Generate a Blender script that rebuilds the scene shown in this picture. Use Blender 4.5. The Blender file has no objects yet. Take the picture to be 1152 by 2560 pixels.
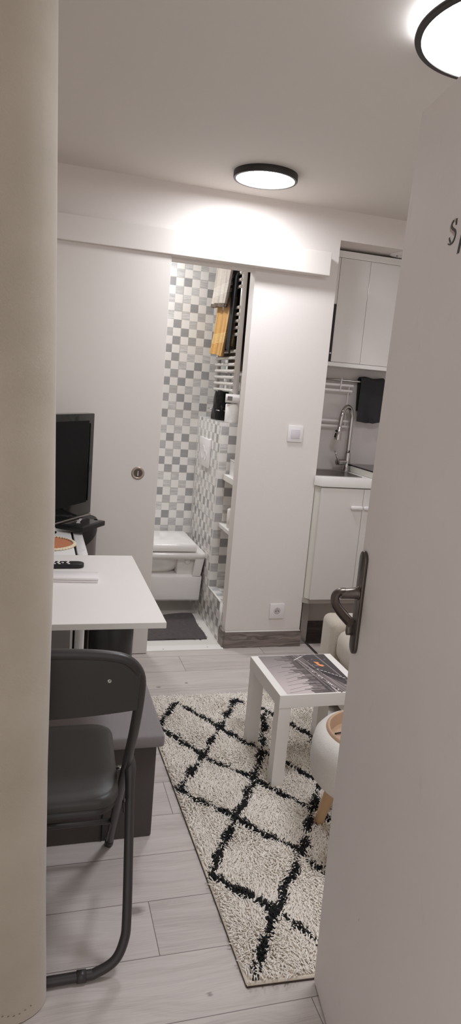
import bpy, bmesh, math, random
import numpy as np
from mathutils import Vector, Matrix
random.seed(7); np.random.seed(7)
S = bpy.context.scene
COL = S.collection
PI = math.pi

# ------------------------------------------------------------------ materials
def srgb(r, g=None, b=None):
    if g is None: g = b = r
    f = lambda c: (c/255/12.92) if c/255 <= .04045 else ((c/255+.055)/1.055)**2.4
    return (f(r), f(g), f(b), 1)

class NT:
    """small wrapper for building node trees"""
    def __init__(s, name):
        s.m = bpy.data.materials.new(name); s.m.use_nodes = True
        s.t = s.m.node_tree; s.n = s.t.nodes; s.l = s.t.links
        s.b = s.n['Principled BSDF']
    def node(s, typ, **kw):
        n = s.n.new(typ)
        for k, v in kw.items():
            setattr(n, k, v)
        return n
    def put(s, sock, v):
        if isinstance(v, bpy.types.NodeSocket): s.l.new(v, sock)
        else: sock.default_value = v
    def math(s, op, a, b=0.0, c=0.0):
        n = s.node('ShaderNodeMath', operation=op)
        s.put(n.inputs[0], a); s.put(n.inputs[1], b); s.put(n.inputs[2], c)
        return n.outputs[0]
    def mix(s, f, a, b):
        n = s.node('ShaderNodeMix', data_type='RGBA')
        s.put(n.inputs[0], f); s.put(n.inputs[6], a); s.put(n.inputs[7], b)
        return n.outputs[2]
    def pos(s):
        g = s.node('ShaderNodeNewGeometry')
        x = s.node('ShaderNodeSeparateXYZ'); s.l.new(g.outputs['Position'], x.inputs[0])
        return g.outputs['Position'], x.outputs[0], x.outputs[1], x.outputs[2]
    def vec(s, x, y, z=0.0):
        n = s.node('ShaderNodeCombineXYZ')
        s.put(n.inputs[0], x); s.put(n.inputs[1], y); s.put(n.inputs[2], z)
        return n.outputs[0]
    def noise(s, vec, scale, detail=3, rough=.5, out='Fac'):
        n = s.node('ShaderNodeTexNoise'); n.inputs['Scale'].default_value = scale
        n.inputs['Detail'].default_value = detail; n.inputs['Roughness'].default_value = rough
        s.l.new(vec, n.inputs['Vector']); return n.outputs[out]
    def ramp(s, fac, stops):
        n = s.node('ShaderNodeValToRGB'); e = n.color_ramp.elements
        while len(e) < len(stops): e.new(.5)
        for el, (p, c) in zip(e, stops):
            el.position = p; el.color = c
        s.l.new(fac, n.inputs[0]); return n.outputs[0]
    def bump(s, h, strength=.3, dist=.002):
        n = s.node('ShaderNodeBump'); n.inputs['Strength'].default_value = strength
        n.inputs['Distance'].default_value = dist
        s.l.new(h, n.inputs['Height']); s.l.new(n.outputs[0], s.b.inputs['Normal'])
    def base(s, c): s.put(s.b.inputs['Base Color'], c)
    def set(s, rough=None, metal=None, coat=None, sheen=None, spec=None):
        if rough is not None: s.put(s.b.inputs['Roughness'], rough)
        if metal is not None: s.b.inputs['Metallic'].default_value = metal
        if coat is not None: s.b.inputs['Coat Weight'].default_value = coat
        if sheen is not None: s.b.inputs['Sheen Weight'].default_value = sheen
        if spec is not None: s.b.inputs['Specular IOR Level'].default_value = spec

def plain(name, c, rough=.5, metal=0, noise=0, bump=0, scale=40, coat=0, sheen=0, bdist=.001, detail=3):
    n = NT(name); n.set(rough, metal, coat, sheen)
    if noise or bump:
        p = n.pos()[0]; f = n.noise(p, scale, detail)
        if noise:
            k = lambda m: tuple(min(1, v*m) for v in c[:3])+(1,)
            n.base(n.ramp(f, [(.25, k(1-noise)), (.75, k(1+noise))]))
        else: n.base(c)
        if bump: n.bump(f, bump, bdist)
    else: n.base(c)
    return n.m

M = {}
M['wall'] = plain('white_wall_paint', srgb(226, 219, 214), .6, bump=.15, scale=90, bdist=.002)
M['ceiling'] = plain('ceiling_paint', srgb(216, 210, 204), .85, bump=.08, scale=120)
M['slider'] = plain('satin_white_panel', srgb(222, 215, 209), .42, bump=.02, scale=30)
M['white'] = plain('white_laminate', srgb(232, 229, 225), .38)
M['white_gloss'] = plain('white_gloss_lacquer', srgb(214, 209, 204), .09, noise=.01, scale=3)
M['cab_gloss'] = plain('wall_cabinet_gloss', srgb(224, 219, 215), .06)
M['toilet_lid'] = plain('toilet_lid_gloss', srgb(230, 226, 222), .09)
M['white_plastic'] = plain('white_plastic', srgb(233, 229, 228), .3)
M['table_white'] = plain('white_melamine', srgb(234, 230, 225), .36, bump=.02, scale=200)
M['porcelain'] = plain('porcelain', srgb(222, 217, 213), .10)
M['chrome'] = plain('chrome', (.50, .48, .465, 1), .07, 1)
M['steel'] = plain('brushed_steel', (.42, .40, .38, 1), .3, 1, bump=.05, scale=250)
M['dark_steel'] = plain('sink_steel', (.22, .2, .19, 1), .32, 1)
M['bronze'] = plain('anodised_bronze', srgb(98, 90, 84), .33, .85, noise=.08, scale=60, bump=.03)
M['pewter'] = plain('worn_pewter', srgb(120, 112, 106), .3, .9, noise=.2, scale=90, bump=.05)
M['nickel'] = plain('brushed_nickel', srgb(168, 154, 143), .34, .85)
M['black_gloss'] = plain('black_gloss', srgb(8), .09)
for k_ in ('black_gloss',): M[k_].node_tree.nodes['Principled BSDF'].inputs['Specular IOR Level'].default_value = .22
M['black_matte'] = plain('black_plastic', srgb(16, 15, 15), .45)
M['black_dull'] = plain('black_cloth', srgb(14, 14, 15), .8)
M['screen'] = plain('dark_screen', srgb(9, 9, 10), .2)
M['screen'].node_tree.nodes['Principled BSDF'].inputs['Specular IOR Level'].default_value = .08
M['rim_black'] = plain('lamp_rim', srgb(46, 42, 40), .5)
M['chair_metal'] = plain('dark_grey_powder_coat', srgb(56, 52, 51), .38, bump=.03, scale=300)
M['chair_vinyl'] = plain('dark_grey_vinyl', srgb(60, 57, 55), .40, bump=.05, scale=400)
M['bin_grey'] = plain('grey_metal_bin', srgb(112, 106, 103), .3, .5)
M['bin_dark'] = plain('anthracite_bin', srgb(44, 42, 42), .36, .2)
M['machine'] = plain('appliance_enamel', srgb(226, 224, 222), .3)
M['machine_panel'] = plain('appliance_shaded_panel', srgb(150, 146, 144), .35)  # white machine front, with the table's shadow put into its grey
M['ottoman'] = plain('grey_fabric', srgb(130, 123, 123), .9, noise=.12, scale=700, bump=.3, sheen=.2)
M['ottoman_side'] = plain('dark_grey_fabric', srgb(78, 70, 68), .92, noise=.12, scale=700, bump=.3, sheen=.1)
M['sofa'] = plain('beige_woven_upholstery', srgb(186, 176, 162), .92, noise=.2, scale=420, bump=.7, sheen=.25)
M['boucle'] = plain('white_boucle', srgb(226, 220, 212), .95, noise=.06, scale=520, bump=1.0, bdist=.0025, sheen=.3)
M['light_wood'] = plain('pale_wood', srgb(196, 160, 122), .45, noise=.05, scale=20)
M['tray_wood'] = plain('tray_wood', srgb(186, 156, 130), .4, noise=.06, scale=25)
M['towel_grey'] = plain('dark_towel', srgb(48, 46, 48), .95, noise=.2, scale=500, bump=.5)
M['towel_brown'] = plain('brown_towel', srgb(92, 78, 68), .95, noise=.25, scale=400, bump=.6)
M['roll'] = plain('tissue_paper', srgb(238, 234, 230), .9, noise=.04, scale=120, bump=.3)
M['terracotta'] = plain('terracotta_felt', srgb(190, 120, 84), .85, noise=.08, scale=300, bump=.2)
M['cream_fringe'] = plain('cream_braid', srgb(224, 208, 180), .9, noise=.15, scale=250, bump=.6)
M['cream_side'] = plain('cream_edge', srgb(216, 213, 203), .3)
M['letter_black'] = plain('black_vinyl_lettering', srgb(18, 15, 14), .5)
M['letter_tan'] = plain('tan_vinyl_lettering', srgb(176, 156, 138), .5)
M['grout'] = plain('white_grout', srgb(232, 229, 224), .7, bump=.2, scale=150)
M['print_white'] = plain('print_white', srgb(225, 220, 218), .5)
M['backsplash'] = plain('white_glossy_backsplash', srgb(206, 199, 196), .2)
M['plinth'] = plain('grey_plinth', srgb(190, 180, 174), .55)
M['rug_back'] = plain('rug_backing', srgb(230, 220, 206), .9, noise=.1, scale=200, bump=.4)
M['rug_edge'] = plain('rug_dark_binding', srgb(70, 58, 50), .9)
M['rug_cream'] = plain('cream_pile', srgb(247, 240, 230), .85, noise=.05, scale=45)
M['rug_black'] = plain('black_pile', srgb(24, 23, 23), .9, noise=.2, scale=90)

def emit(name, c, strength):
    n = NT(name); n.base((.8, .8, .8, 1))
    n.b.inputs['Emission Color'].default_value = c
    n.b.inputs['Emission Strength'].default_value = strength
    return n.m
M['lamp'] = emit('lamp_diffuser', (.96, .985, 1.04, 1), 27)
M['lamp_near'] = emit('lamp_diffuser_near', (.96, .985, 1.05, 1), 13.5)
M['lamp_back'] = emit('lamp_back_strip', (.95, .99, 1.06, 1), 14)

def mat_tile(name, axis):
    """5 cm chequer printed on 4-row wall tiles: white / streaky grey squares, fine grout lines"""
    n = NT(name); P, x, y, z = n.pos()
    u = {'x': x, 'y': y}[axis]; u0 = .869 if axis == 'x' else 3.724
    c = .0503
    us = n.math('DIVIDE', n.math('SUBTRACT', u, u0-40*c), c)
    if axis == 'z': pass
    vs = n.math('DIVIDE', n.math('ADD', z, 40*c-.832), c)
    iu, iv = n.math('FLOOR', us), n.math('FLOOR', vs)
    par = n.math('MODULO', n.math('ADD', n.math('ADD', iu, iv), 400.0 if axis == 'x' else 401.0), 2.0)
    w = n.node('ShaderNodeTexWhiteNoise', noise_dimensions='2D')
    n.l.new(n.vec(iu, iv), w.inputs['Vector'])
    g = n.ramp(w.outputs['Value'], [(0, srgb(208, 206, 204)), (.45, srgb(198, 196, 195)), (.68, srgb(184, 182, 181)), (.82, srgb(158, 157, 157))])
    n.n[-1].color_ramp.interpolation = 'CONSTANT' if False else 'LINEAR'
    st = n.noise(n.vec(n.math('MULTIPLY', us, .55), n.math('MULTIPLY', vs, 7.0), n.math('MULTIPLY', iu, 3.3)), 1.3, 4, .6)
    st = n.math('MULTIPLY', n.math('SUBTRACT', st, .5), n.math('SUBTRACT', 1.05, w.outputs['Value']))
    stc = n.ramp(n.math('ADD', n.math('MULTIPLY', st, 1.6), .5), [(.3, (.78, .78, .78, 1)), (.7, (1.22, 1.22, 1.22, 1))])
    mul = n.node('ShaderNodeMix', data_type='RGBA', blend_type='MULTIPLY'); mul.inputs[0].default_value = 1
    n.l.new(g, mul.inputs[6]); n.l.new(stc, mul.inputs[7])
    col = n.mix(par, srgb(236, 233, 229), mul.outputs[2])
    # grout: horizontal every 4 rows, vertical every 10 columns
    def line(v, period, w):
        f = n.math('MODULO', v, period)
        a = n.math('LESS_THAN', f, w); b = n.math('GREATER_THAN', f, period-w)
        return n.math('MAXIMUM', a, b)
    gl = n.math('MAXIMUM', line(vs, 4.0, .045), line(us, 10.0, .045))
    col = n.mix(gl, col, srgb(196, 191, 185))
    n.base(col); n.set(.16)
    n.bump(n.math('SUBTRACT', 1.0, gl), .4, .001)
    return n.m
M['tile_x'] = mat_tile('mosaic_tile_facing', 'x')
M['tile_y'] = mat_tile('mosaic_tile_side', 'y')

def mat_tile_flat():
    n = NT('mosaic_tile_ledge'); P, x, y, z = n.pos()
    a = n.math('FLOOR', n.math('DIVIDE', y, .05)); b = n.math('FLOOR', n.math('DIVIDE', n.math('ADD', x, .027), .1))
    par = n.math('MODULO', n.math('ADD', a, b), 2.0)
    st = n.noise(n.vec(n.math('MULTIPLY', x, 12.0), n.math('MULTIPLY', y, 150.0)), 1, 4)
    col = n.mix(par, srgb(234, 231, 227), n.ramp(st, [(.3, srgb(176)), (.7, srgb(206))]))
    n.base(col); n.set(.16); return n.m
M['tile_flat'] = mat_tile_flat()

def mat_floor():
    n = NT('grey_oak_laminate'); P, x, y, z = n.pos()
    pw, pl = .1848, 1.285
    r = n.math('DIVIDE', n.math('ADD', n.math('SUBTRACT', y, 1.2460), pw*30), pw)
    row = n.math('FLOOR', r)
    w = n.node('ShaderNodeTexWhiteNoise', noise_dimensions='1D'); n.l.new(row, w.inputs['W'])
    # the joint in the row just left of the rug stands at x = .343
    off = n.math('MULTIPLY', n.math('MODULO', n.math('MULTIPLY', n.math('SUBTRACT', row, 31.0), .37), 1.0), pl)
    q = n.math('DIVIDE', n.math('ADD', n.math('SUBTRACT', n.math('SUBTRACT', x, .343), off), pl*20), pl)
    cell = n.math('FLOOR', q)
    w2 = n.node('ShaderNodeTexWhiteNoise', noise_dimensions='2D'); n.l.new(n.vec(row, cell), w2.inputs['Vector'])
    rv = w2.outputs['Value']
    seed = n.math('MULTIPLY', rv, 37.0)
    # grain stretched along the plank, wandering
    warp = n.noise(n.vec(n.math('MULTIPLY', x, 1.3), n.math('MULTIPLY', y, 5.0), seed), 1.6, 2)
    yy = n.math('ADD', n.math('MULTIPLY', y, 30.0), n.math('MULTIPLY', warp, 5.0))
    g1 = n.noise(n.vec(n.math('MULTIPLY', x, 1.6), yy, seed), 1.0, 5, .55)
    g2 = n.noise(n.vec(n.math('MULTIPLY', x, 5.0), n.math('MULTIPLY', yy, 4.5), seed), 1.0, 4, .6)
    g3 = n.noise(n.vec(n.math('MULTIPLY', x, 9.0), n.math('MULTIPLY', y, 420.0), seed), 1.0, 2, .5)
    g = n.math('ADD', n.math('ADD', n.math('MULTIPLY', g1, .42), n.math('MULTIPLY', g2, .33)), n.math('MULTIPLY', g3, .25))
    tone = n.math('ADD', g, n.math('MULTIPLY', n.math('SUBTRACT', rv, .5), .10))
    col = n.ramp(tone, [(.30, srgb(172, 162, 157)), (.48, srgb(197, 188, 183)), (.70, srgb(212, 204, 199))])
    # knots
    v = n.node('ShaderNodeTexVoronoi', feature='F1'); v.inputs['Scale'].default_value = 1.0
    n.l.new(n.vec(n.math('MULTIPLY', x, 2.1), n.math('MULTIPLY', y, 5.4), seed), v.inputs['Vector'])
    v.inputs['Randomness'].default_value = .9
    dw = n.math('ADD', v.outputs['Distance'], n.math('MULTIPLY', n.math('SUBTRACT', g2, .5), .12))
    kn = n.ramp(dw, [(.035, (1, 1, 1, 1)), (.10, (0, 0, 0, 1))])
    sp = n.node('ShaderNodeSeparateColor'); n.l.new(v.outputs['Color'], sp.inputs[0])
    kn = n.math('MULTIPLY', n.math('MULTIPLY', kn, n.math('GREATER_THAN', sp.outputs[0], .86)), .5)
    col = n.mix(kn, col, srgb(116, 104, 98))
    for kx, ky, kr in ((.300, 1.589, .024), (.545, 1.345, .014), (.60, 2.93, .010), (.74, 2.96, .008), (.70, 1.165, .012), (.44, 1.30, .008)):
        dx_ = n.math('DIVIDE', n.math('SUBTRACT', x, kx), 1.5); dy_ = n.math('SUBTRACT', y, ky)
        dk = n.math('SQRT', n.math('ADD', n.math('MULTIPLY', dx_, dx_), n.math('MULTIPLY', dy_, dy_)))
        dk = n.math('ADD', dk, n.math('MULTIPLY', n.math('SUBTRACT', g2, .5), .016))
        col = n.mix(n.math('MULTIPLY', n.ramp(n.math('DIVIDE', dk, kr), [(.45, (1, 1, 1, 1)), (1.0, (0, 0, 0, 1))]), .72), col, srgb(112, 101, 96))
    def line(vv, w):
        f = n.math('FRACT', vv); return n.math('MAXIMUM', n.math('LESS_THAN', f, w), n.math('GREATER_THAN', f, 1-w))
    seam = n.math('MAXIMUM', line(r, .006), line(q, .0009))
    col = n.mix(n.math('MULTIPLY', seam, .75), col, srgb(70, 58, 54))
    n.base(col); n.set(.42)
    n.bump(n.math('SUBTRACT', n.math('MULTIPLY', g, .3), seam), .12, .001)
    return n.m
M['floor'] = mat_floor()

def mat_wood(name, dark, light, axis='x', rough=.45):
    n = NT(name); P, x, y, z = n.pos()
    u, v = (x, z) if axis == 'x' else (y, x)
    warp = n.noise(n.vec(n.math('MULTIPLY', u, 3.0), n.math('MULTIPLY', v, 12.0), n.math('MULTIPLY', y, 6.0)), 1.5, 2)
    g = n.noise(n.vec(n.math('MULTIPLY', u, 5.0), n.math('ADD', n.math('MULTIPLY', v, 90.0), n.math('MULTIPLY', warp, 9.0)), y), 1, 5, .6)
    n.base(n.ramp(g, [(.3, dark), (.72, light)])); n.set(rough); n.bump(g, .1)
    return n.m
M['baseboard'] = mat_wood('grey_oak_baseboard', srgb(88, 78, 74), srgb(158, 146, 138))
M['baseboard_dark'] = mat_wood('dark_wood_baseboard', srgb(50, 42, 40), srgb(84, 74, 70))

def mat_curtain():
    n = NT('beige_curtain_twill'); P, x, y, z = n.pos()
    a = n.math('SINE', n.math('MULTIPLY', n.math('ADD', x, n.math('MULTIPLY', z, .9)), 2600.0))
    st = n.noise(P, 6, 4)
    spot = n.noise(n.vec(x, n.math('MULTIPLY', y, .5), n.math('MULTIPLY', z, .8)), 9, 2)
    c = n.ramp(st, [(.3, srgb(176, 164, 148)), (.7, srgb(188, 176, 161))])
    stain = n.ramp(spot, [(.66, (0, 0, 0, 1)), (.78, (1, 1, 1, 1))])
    n.base(n.mix(n.math('MULTIPLY', stain, .10), c, srgb(120, 108, 92))); n.set(.7, sheen=.45)
    n.bump(n.math('ADD', n.math('MULTIPLY', a, .25), n.math('MULTIPLY', st, 1.5)), .14, .002)
    return n.m
M['curtain'] = mat_curtain()

def mat_door():
    n = NT('painted_door'); P, x, y, z = n.pos()
    st = n.noise(P, 2.2, 4)
    c = n.ramp(st, [(.3, srgb(224, 217, 214)), (.7, srgb(231, 225, 222))])
    # small scuffs and chips in the paint
    v = n.node('ShaderNodeTexVoronoi', feature='F1'); v.inputs['Scale'].default_value = 1
    n.l.new(n.vec(n.math('MULTIPLY', y, 16.0), n.math('MULTIPLY', z, 7.0), 0.0), v.inputs['Vector'])
    sp = n.node('ShaderNodeSeparateColor'); n.l.new(v.outputs['Color'], sp.inputs[0])
    chip = n.math('MULTIPLY', n.math('LESS_THAN', v.outputs['Distance'], .030), n.math('GREATER_THAN', sp.outputs[0], .7))
    sm = n.ramp(n.noise(n.vec(x, n.math('MULTIPLY', y, 3.0), z), 12, 3), [(.66, (0, 0, 0, 1)), (.8, (1, 1, 1, 1))])
    c = n.mix(n.math('MULTIPLY', sm, .12), c, srgb(130, 118, 108))
    n.base(n.mix(n.math('MULTIPLY', chip, .6), c, srgb(92, 82, 80))); n.set(.55)
    n.bump(n.noise(P, 160, 3), .12, .001)
    return n.m
M['door'] = mat_door()

def mat_striped_towel(name, c1, c2, band, bz, zt):
    n = NT(name); P, x, y, z = n.pos()
    f = n.noise(P, 260, 3); k = n.noise(n.vec(0.0, n.math('MULTIPLY', y, 40.0), n.math('MULTIPLY', z, 3.0)), 1, 3)
    c = n.ramp(n.math('ADD', n.math('MULTIPLY', f, .45), n.math('MULTIPLY', k, .55)), [(.35, c1), (.65, c2)])
    s = n.math('SINE', n.math('MULTIPLY', z, 2*PI/.0085))
    inb = n.math('MULTIPLY', n.math('GREATER_THAN', z, bz), n.math('LESS_THAN', z, zt))
    m = n.math('MULTIPLY', inb, n.math('GREATER_THAN', s, .0))
    n.base(n.mix(n.math('MULTIPLY', m, .75), c, band)); n.set(.95, sheen=.3)
    n.bump(n.math('ADD', f, n.math('MULTIPLY', m, .6)), .6, .003)
    return n.m
M['towel_beige'] = mat_striped_towel('beige_towel', srgb(150, 138, 128), srgb(198, 187, 177), srgb(206, 198, 188), 1.925, 1.985)
M['towel_mustard'] = mat_striped_towel('mustard_towel', srgb(160, 112, 46), srgb(204, 156, 82), srgb(222, 192, 130), 1.655, 1.715)

def mat_matweave():
    n = NT('charcoal_woven_mat'); P, x, y, z = n.pos()
    s = n.math('SINE', n.math('MULTIPLY', y, 1400.0)); f = n.noise(n.vec(n.math('MULTIPLY', x, 40.0), n.math('MULTIPLY', y, 300.0)), 1, 3)
    n.base(n.ramp(f, [(.3, srgb(66, 61, 60)), (.7, srgb(96, 90, 89))])); n.set(.9); n.bump(s, .4, .002)
    return n.m
M['bath_mat'] = mat_matweave()

def mat_photo(name, c1, c2, axis=0, a=0, b=1, grain=.12):
    """printed area: tone runs from c1 to c2 along x or y between a and b, with photographic grain"""
    n = NT(name); P, x, y, z = n.pos()
    u = (x, y)[axis]
    f = n.math('DIVIDE', n.math('SUBTRACT', u, a), b-a)
    g = n.math('MULTIPLY', n.math('SUBTRACT', n.noise(P, 500, 3), .5), grain*2)
    n.base(n.ramp(n.math('ADD', f, g), [(0, c1), (1, c2)])); n.set(.5); return n.m
M['pr_sky'] = mat_photo('print_fog', srgb(196, 184, 182), srgb(120, 112, 112), 1, 2.12, 2.42)
M['pr_city'] = mat_photo('print_city', srgb(104, 94, 94), srgb(78, 71, 72), 0, .96, 1.12, .6)
M['pr_tower'] = plain('print_tower', srgb(92, 82, 82), .5, noise=.2, scale=300)
M['pr_road'] = plain('print_asphalt', srgb(72, 65, 68), .5, noise=.12, scale=700)
M['pr_deck'] = plain('print_deck', srgb(128, 118, 117), .5, noise=.3, scale=500)
M['pr_steel'] = plain('print_girder', srgb(160, 150, 148), .5)
M['pr_line'] = plain('print_cable', srgb(118, 108, 108), .5)
M['pr_taxi'] = plain('print_orange', srgb(236, 152, 98), .5)
M['pr_dark'] = plain('print_dark', srgb(44, 39, 40), .5)

# ------------------------------------------------------------------ mesh helpers
def new(): return bmesh.new()

def box(bm, x0, x1, y0, y1, z0, z1, mi=0, bev=0, seg=2):
    t = bmesh.new()
    bmesh.ops.create_cube(t, size=1, matrix=Matrix.Translation(((x0+x1)/2, (y0+y1)/2, (z0+z1)/2)) @ Matrix.Diagonal((x1-x0, y1-y0, z1-z0, 1)))
    if bev:
        bmesh.ops.bevel(t, geom=t.edges[:], offset=bev, segments=seg, profile=.5, affect='EDGES', clamp_overlap=True)
    merge(bm, t, mi); return bm

def merge(bm, t, mi=0, mat=None):
    if mat is not None: bmesh.ops.transform(t, matrix=mat, verts=t.verts)
    vm = {}
    for v in t.verts: vm[v] = bm.verts.new(v.co)
    for f in t.faces:
        try:
            nf = bm.faces.new([vm[v] for v in f.verts]); nf.material_index = mi if mi else f.material_index; nf.smooth = f.smooth
        except ValueError: pass
    t.free()

def poly_prism(bm, pts, z0, z1, mi=0, bev=0, seg=2, mat=None):
    """extrude a plan polygon (x,y) from z0 to z1; mat optionally maps the result"""
    t = bmesh.new()
    a = [t.verts.new((p[0], p[1], z0)) for p in pts]; b = [t.verts.new((p[0], p[1], z1)) for p in pts]
    n = len(pts)
    t.faces.new(a[::-1]); t.faces.new(b)
    for i in range(n): t.faces.new((a[i], a[(i+1) % n], b[(i+1) % n], b[i]))
    bmesh.ops.recalc_face_normals(t, faces=t.faces)
    if bev: bmesh.ops.bevel(t, geom=t.edges[:], offset=bev, segments=seg, profile=.5, affect='EDGES', clamp_overlap=True)
    merge(bm, t, mi, mat); return bm

def tube(bm, path, r, n=12, mi=0, cap=True, closed=False, flat=None):
    """sweep a circle (or ellipse with flat=(rn, rb)) along a path; r may be a list"""
    P = [Vector(p) for p in path]; N = len(P)
    rs = r if isinstance(r, (list, tuple)) else [r]*N
    T = []
    for i in range(N):
        a = P[(i-1) % N] if (closed or i > 0) else P[i]; b = P[(i+1) % N] if (closed or i < N-1) else P[i]
        T.append((b-a).normalized())
    up = Vector((0, 0, 1)) if abs(T[0].z) < .9 else Vector((1, 0, 0))
    nrm = (up - T[0]*up.dot(T[0])).normalized()
    rings = []
    for i in range(N):
        nrm = (nrm - T[i]*nrm.dot(T[i])).normalized(); bn = T[i].cross(nrm)
        ka, kb = (flat if flat else (1, 1))
        rings.append([bm.verts.new(P[i] + (nrm*math.cos(2*PI*k/n)*ka + bn*math.sin(2*PI*k/n)*kb)*rs[i]) for k in range(n)])
    M_ = N if closed else N-1
    for i in range(M_):
        A, B = rings[i], rings[(i+1) % N]
        for k in range(n):
            f = bm.faces.new((A[k], A[(k+1) % n], B[(k+1) % n], B[k])); f.smooth = True; f.material_index = mi
    if cap and not closed:
        f = bm.faces.new(rings[0][::-1]); f.material_index = mi
        f = bm.faces.new(rings[-1]); f.material_index = mi
    return bm

def lathe(bm, prof, cx, cy, n=48, mi=0, mat=None, sm=True):
    """profile [(r,z)...] turned about the vertical through (cx,cy)"""
    t = bmesh.new(); rings = []
    for r, z in prof:
        if r < 1e-6: rings.append([t.verts.new((cx, cy, z))])
        else: rings.append([t.verts.new((cx+r*math.cos(2*PI*k/n), cy+r*math.sin(2*PI*k/n), z)) for k in range(n)])
    for A, B in zip(rings, rings[1:]):
        for k in range(n):
            k2 = (k+1) % n
            vs = ([A[0]] if len(A) == 1 else [A[k], A[k2]]) + ([B[0]] if len(B) == 1 else [B[k2], B[k]])
            if len(vs) > 2:
                f = t.faces.new(vs); f.smooth = sm
    bmesh.ops.recalc_face_normals(t, faces=t.faces)
    merge(bm, t, mi, mat); return bm

def sheet(bm, fn, nu, nv, th, mi=0):
    """closed sheet of thickness th following fn(u,v) -> point, u,v in 0..1"""
    g = [[Vector(fn(i/nu, j/nv)) for j in range(nv+1)] for i in range(nu+1)]
    def nr(i, j):
        a = g[min(i+1, nu)][j]-g[max(i-1, 0)][j]; b = g[i][min(j+1, nv)]-g[i][max(j-1, 0)]
        c = a.cross(b); return c.normalized() if c.length > 1e-9 else Vector((0, 0, 1))
    A = [[bm.verts.new(g[i][j]+nr(i, j)*th/2) for j in range(nv+1)] for i in range(nu+1)]
    B = [[bm.verts.new(g[i][j]-nr(i, j)*th/2) for j in range(nv+1)] for i in range(nu+1)]
    def q(*v):
        f = bm.faces.new(v); f.smooth = True; f.material_index = mi
    for i in range(nu):
        for j in range(nv):
            q(A[i][j], A[i+1][j], A[i+1][j+1], A[i][j+1]); q(B[i][j], B[i][j+1], B[i+1][j+1], B[i+1][j])
    for i in range(nu):
        q(A[i][0], B[i][0], B[i+1][0], A[i+1][0]); q(A[i][nv], A[i+1][nv], B[i+1][nv], B[i][nv])
    for j in range(nv):
        q(A[0][j], A[0][j+1], B[0][j+1], B[0][j]); q(A[nu][j], B[nu][j], B[nu][j+1], A[nu][j+1])
    return bm

def wpos(o):
    v = Vector((0, 0, 0))
    while o: v = v+o.location; o = o.parent
    return v

def obj(name, bm, mats, parent=None, smooth=None):
    """link a bmesh written in room coordinates as one object whose origin is the middle of its base"""
    me = bpy.data.meshes.new(name)
    if len(bm.verts):
        lo = Vector([min(v.co[i] for v in bm.verts) for i in range(3)]); hi = Vector([max(v.co[i] for v in bm.verts) for i in range(3)])
        c = Vector(((lo.x+hi.x)/2, (lo.y+hi.y)/2, lo.z))
        for v in bm.verts: v.co -= c
    else: c = Vector()
    bmesh.ops.recalc_face_normals(bm, faces=bm.faces)
    if smooth is not None:
        for f in bm.faces: f.smooth = True
        for e in bm.edges:
            if len(e.link_faces) == 2 and e.calc_face_angle(0) > math.radians(smooth): e.smooth = False
    bm.to_mesh(me); bm.free()
    for m in (mats if isinstance(mats, (list, tuple)) else [mats]): me.materials.append(m)
    o = bpy.data.objects.new(name, me); COL.objects.link(o)
    o.location = c
    if parent is not None:
        o.parent = parent; o.location = c - wpos(parent)
    return o

def tag(o, label, cat, group=None):
    o['label'] = label; o['category'] = cat
    if group: o['group'] = group
    return o
def thing(name, loc, label, cat, group=None):
    o = bpy.data.objects.new(name, None); COL.objects.link(o); o.location = loc; o.empty_display_size = .05
    return tag(o, label, cat, group)
def struct(name, bm, m, parent=None, smooth=None):
    o = obj(name, bm, m, parent, smooth)
    if parent is None: o['kind'] = 'structure'
    return o
def dup(root, dloc, label, group=None):
    r = root.copy(); COL.objects.link(r); r.location = root.location+Vector(dloc); r['label'] = label
    if group: r['group'] = group
    for ch in list(root.children):
        c = ch.copy(); COL.objects.link(c); c.parent = r
        for g in list(ch.children):
            d = g.copy(); COL.objects.link(d); d.parent = c
    return r
B = lambda *a, **k: box(new(), *a, **k)
def arc(cx, cy, r, a0, a1, n):
    return [(cx+r*math.cos(math.radians(a0+(a1-a0)*i/n)), cy+r*math.sin(math.radians(a0+(a1-a0)*i/n))) for i in range(n+1)]

# ------------------------------------------------------------------ room shell
CH = 2.327            # ceiling height
WY = 3.376            # face of the wall with the sliding door
struct('floor', B(-1.2, 2.5, -.6, WY+.02, -.06, 0), M['floor'])
bm = new()
box(bm, -1.2, 2.5, -.6, 4.6, CH, CH+.08)
struct('ceiling', bm, M['ceiling'])
# wall with the bathroom opening (x .40-1.037) and the kitchen niche from x 1.475
bm = new()
box(bm, -.6, .40, WY, WY+.084, 0, CH)
box(bm, .40, 1.037, WY, WY+.084, 1.985, CH)
box(bm, 1.037, 1.475, WY, WY+.084, 0, CH)
box(bm, 1.475, 2.4, WY, WY+.03, 2.185, CH)
struct('wall_back', bm, M['wall'])
bm = new()
box(bm, 1.185, 1.475, WY+.084, 4.4, 0, 2.3)
struct('wall_kitchen_side', bm, M['wall'])
bm = new(); box(bm, 1.475, 2.4, 3.70, 3.78, 0, CH)
struct('wall_kitchen_back', bm, M['backsplash'])
struct('trim_2', B(1.475, 2.4, WY+.03, 3.70, 2.185, CH), M['wall'])
struct('wall_left', B(-.68, -.6, .5, 4.4, 0, CH), M['wall'])
struct('wall_right', B(2.4, 2.48, .5, 4.4, 0, CH), M['wall'])
# recess under the hung base cabinet
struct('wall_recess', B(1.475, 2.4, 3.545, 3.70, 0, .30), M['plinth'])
struct('baseboard_recess', B(1.477, 2.4, 3.53, 3.545, 0, .082), M['baseboard_dark'])
struct('floor_kitchen', B(1.475, 2.4, WY+.02, 3.53, -.05, 0), M['baseboard_dark'])
struct('trim_7', B(1.531, 1.546, 3.06, 3.528, .0, .004, bev=.001), M['baseboard_dark'])
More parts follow.
